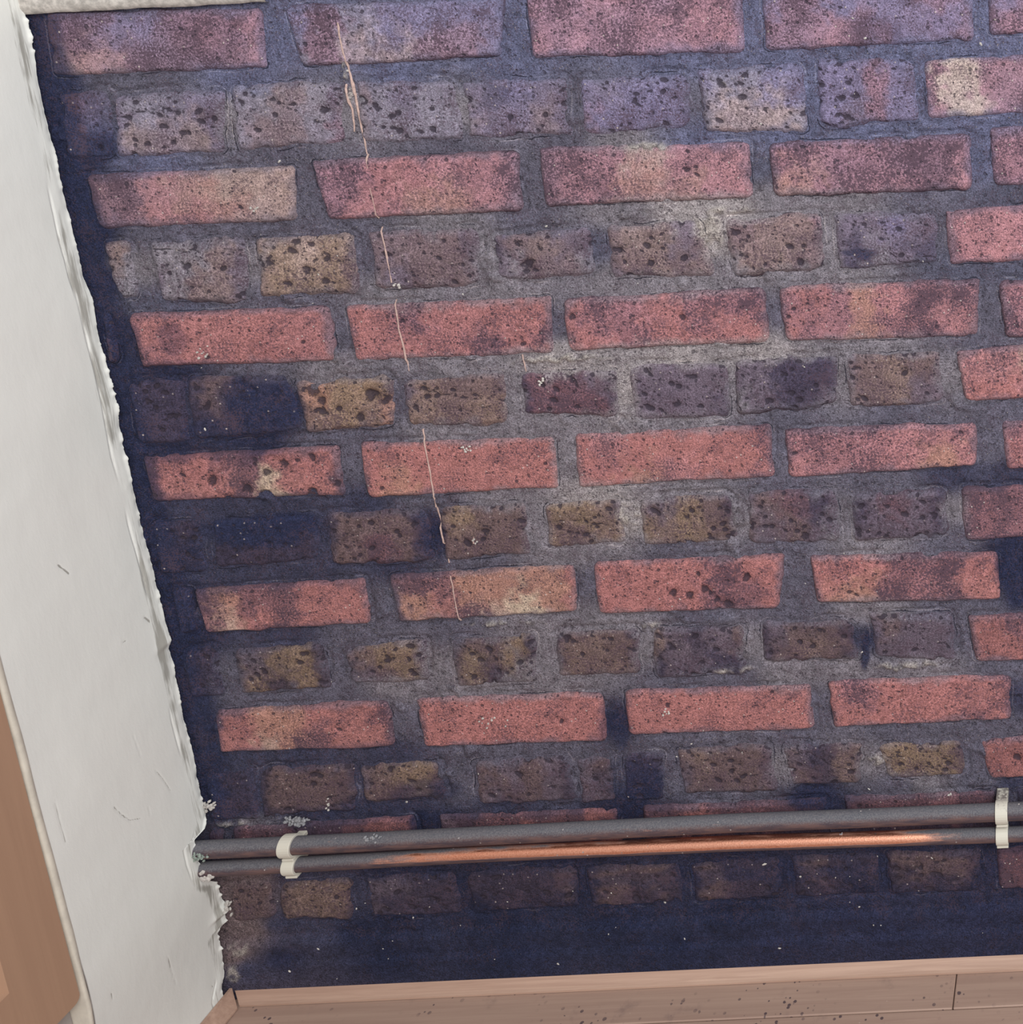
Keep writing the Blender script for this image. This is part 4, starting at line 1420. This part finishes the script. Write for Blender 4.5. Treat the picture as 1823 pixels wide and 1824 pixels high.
crumbs('verdigris', upper, (-0.0150, -0.0305, -0.9185), 30, (.0055, .0008, .0028), .0019, VERDI_MAT, 3)
crumbs('crumbs', lower, (-0.0150, -0.0275, -0.9470), 22, (.0045, .0012, .0026), .0022, FLAKE_MAT, 4)
crumbs('fluff', upper, (0.176, -0.0260, -0.9095), 26, (.0065, .0012, .0018), .0016, FLUFF_MAT, 5)
crumbs('fluff', lower, (0.690, -0.0225, -0.9325), 5, (.0008, .0006, .0020), .0011, FLUFF_MAT, 6)
crumbs('crumbs', wall_back, (-0.0165, -0.0030, -0.8785), 26, (.0045, .0010, .0035), .0019, FLAKE_MAT, 7)
crumbs('crumbs', wall_back, (-0.0200, -0.0040, -1.0060), 14, (.0020, .0012, .0050), .0020, FLAKE_MAT, 8)
crumbs('crumbs', wall_back, (0.1150, -0.0015, -0.8830), 7, (.0020, .0006, .0045), .0012, FLAKE_MAT, 9)
crumbs('crumbs', wall_back, (0.2884, -0.0008, -0.284), 9, (0.0022, 0.0005, 0.0016), .0013, FLAKE_MAT, 21)
crumbs('crumbs', wall_back, (0.4197, -0.0008, -0.3944), 7, (0.0016, 0.0005, 0.0022), .0013, FLAKE_MAT, 22)
crumbs('crumbs', wall_back, (0.1611, -0.0008, -0.1992), 5, (0.0012, 0.0004, 0.0014), .0013, FLAKE_MAT, 23)
crumbs('crumbs', wall_back, (0.3242, -0.0008, -0.5689), 6, (0.0018, 0.0004, 0.002), .0013, FLAKE_MAT, 24)
crumbs('crumbs', wall_back, (0.3313, -0.0008, -0.4655), 9, (0.004, 0.0003, 0.002), .0013, FLAKE_MAT, 25)
crumbs('crumbs', wall_back, (0.0801, -0.0008, -0.3502), 8, (0.003, 0.0003, 0.003), .0013, FLAKE_MAT, 26)
crumbs('crumbs', wall_back, (0.8093, -0.0008, -0.9069), 4, (0.002, 0.0003, 0.001), .0013, FLAKE_MAT, 27)
crumbs('crumbs', wall_back, (0.3097, -0.0008, -0.7884), 10, (0.008, 0.0003, 0.005), .0013, FLAKE_MAT, 28)
crumbs('crumbs', wall_back, (0.5054, -0.0008, -0.7875), 6, (0.003, 0.0003, 0.003), .0013, FLAKE_MAT, 29)
crumbs('plaster_blob', wall_back, (0.0800, -0.0060, -0.8995), 60, (.0070, .0015, .0026), .0019, FLUFF_MAT, 40)

# ------------------------------------------------------------------ pipe clips


def clip(px, pz_c, r, tab, label):
    root = bpy.data.objects.new('pipe_clip', None)
    COLL.objects.link(root)
    root.location = (px, 0.0, pz_c)
    tag(root, label, 'pipe clip', 'white plastic clips holding the two pipes')
    W = 0.0068
    cy = -0.0215
    ro = r + 0.0024
    # band round the pipe: an open C with its mouth towards the front top
    bm = bmesh.new()
    rows_ = []
    N = 26
    for k in range(N + 1):
        a = math.radians(-200 + 400 * k / N) * 0.86 + math.pi
        ca, sa = math.cos(a), math.sin(a)
        row = []
        for rr_, xx in ((ro, -W), (ro + .0003, -W * .9), (ro + .0003, W * .9), (ro, W), (r + .0002, W), (r + .0002, -W)):
            row.append(bm.verts.new((xx, cy + ca * rr_, sa * rr_)))
        rows_.append(row)
    for A, Bq in zip(rows_[:-1], rows_[1:]):
        for c in range(6):
            c2 = (c + 1) % 6
            bm.faces.new((A[c], A[c2], Bq[c2], Bq[c]))
    bm.faces.new(rows_[0])
    bm.faces.new(rows_[-1])
    o = bm_obj('clip_band', bm, CLIP_MAT, root, smooth=False, attr=('dirt', lambda c: 0.5 if c.z > r * .75 and tab else 0.12))
    # foot fixed to the wall
    bm = bmesh.new()
    box(bm, -W * .7, W * .7, cy + r + 0.001, 0.0035, -r * 0.5, r * 0.05, 0.0008)
    if tab:
        box(bm, -W * .98, W * .98, cy + r * .3, 0.0035, r * 0.45, ro * 0.9, 0.0010)
    bm_obj('clip_foot', bm, CLIP_MAT, root, attr=('dirt', lambda c: 0.75 if c.z > r else 0.25))
    # the interlocking rib below
    bm = bmesh.new()
    box(bm, -W * .95, W * .95, cy - r * .75, cy + r * .6, -ro - 0.0022, -ro + 0.0006, 0.0006)
    bm_obj('clip_rib', bm, CLIP_MAT, root, attr=('dirt', lambda c: 0.2))
    return root


def at(pts, x):
    a = np.array(pts)
    return float(np.interp(x, a[:, 0], a[:, 2]))


CLX = (0.0790, 0.8710)
clip(CLX[0], at(up_pts, CLX[0]), 0.0095, False, 'white clip on the upper pipe beside the white wall')
clip(CLX[0] - 0.001, at(lo_pts, CLX[0]), 0.0080, False, 'white clip on the lower pipe beside the white wall')
clip(CLX[1], at(up_pts, CLX[1]), 0.0095, True, 'white clip on the upper pipe at the far right')
clip(CLX[1] - 0.001, at(lo_pts, CLX[1]), 0.0080, False, 'white clip on the lower pipe at the far right')

# ------------------------------------------------------------------ wooden cupboard beyond the white wall
cab = bpy.data.objects.new('cupboard', None)
COLL.objects.link(cab)
CY1, CY0 = -0.1790, -0.62
CX = -0.0215
cab.location = (CX - 0.25, (CY0 + CY1) / 2, FLOOR_Z)
tag(cab, 'beech cupboard with a framed wooden door beside the white wall', 'cupboard')


def cpart(name, mat, fn, par=None):
    bm = bmesh.new()
    fn(bm)
    o = bm_obj(name, bm, mat, par or cab)
    if par is None:
        off = cab.location
        for v in o.data.vertices:
            v.co -= off
    return o


ZB, ZT = -0.9445, -0.30
cpart('carcass', CARCASS_MAT, lambda bm: box(bm, CX - 0.48, CX - 0.020, CY0, CY1, ZB - 0.012, ZT + 0.03, 0.001))
cpart('plinth', GREY_MAT, lambda bm: box(bm, CX - 0.44, CX - 0.018, CY0, CY1 + 0.004, FLOOR_Z, ZB - 0.012, 0.001))
ST = 0.0580


def rounded(bm, y0, y1, z0, z1, x0, x1, rad):
    pts = []
    for (cy, cz, a0) in ((y1 - rad, z0 + rad, -90), (y1 - rad, z1 - rad, 0), (y0 + rad, z1 - rad, 90), (y0 + rad, z0 + rad, 180)):
        for k in range(6):
            a = math.radians(a0 + 90 * k / 5)
            pts.append((cy + rad * math.cos(a), cz + rad * math.sin(a)))
    A = [bm.verts.new((x1, y, z)) for y, z in pts]
    Bq = [bm.verts.new((x0, y, z)) for y, z in pts]
    n_ = len(pts)
    for k in range(n_):
        bm.faces.new((A[k], A[(k + 1) % n_], Bq[(k + 1) % n_], Bq[k]))
    bm.faces.new(Bq)
    return A


def door(bm):
    """frame of the door with a rectangular opening"""
    rad = 0.007
    outer = rounded(bm, CY0, CY1, ZB, ZT, CX - 0.019, CX, rad)
    y0, y1, z0, z1 = CY0 + ST, CY1 - ST, ZB + ST * 1.2, ZT - ST * 1.2
    inner = [bm.verts.new((CX, y, z)) for y, z in ((y1, z0), (y1, z1), (y0, z1), (y0, z0))]
    low = [bm.verts.new((CX - 0.006, v.co.y + (0.004 if v.co.y < (y0 + y1) / 2 else -0.004), v.co.z + (0.004 if v.co.z < (z0 + z1) / 2 else -0.004))) for v in inner]
    for q in range(4):
        part = outer[q * 6:(q + 1) * 6]
        nxt = outer[(q + 1) % 4 * 6]
        for k in range(5):
            bm.faces.new((part[k], part[k + 1], inner[q]))
        bm.faces.new((part[5], nxt, inner[(q + 1) % 4], inner[q]))
        bm.faces.new((inner[q], inner[(q + 1) % 4], low[(q + 1) % 4], low[q]))


dr = cpart('door', DOOR_MAT, door)
pn = cpart('door_panel', PANEL_MAT, lambda bm: box(bm, CX - 0.014, CX - 0.0055, CY0 + ST - 0.002, CY1 - ST + 0.002, ZB + ST, ZT - ST, 0.0))
pn.parent = dr
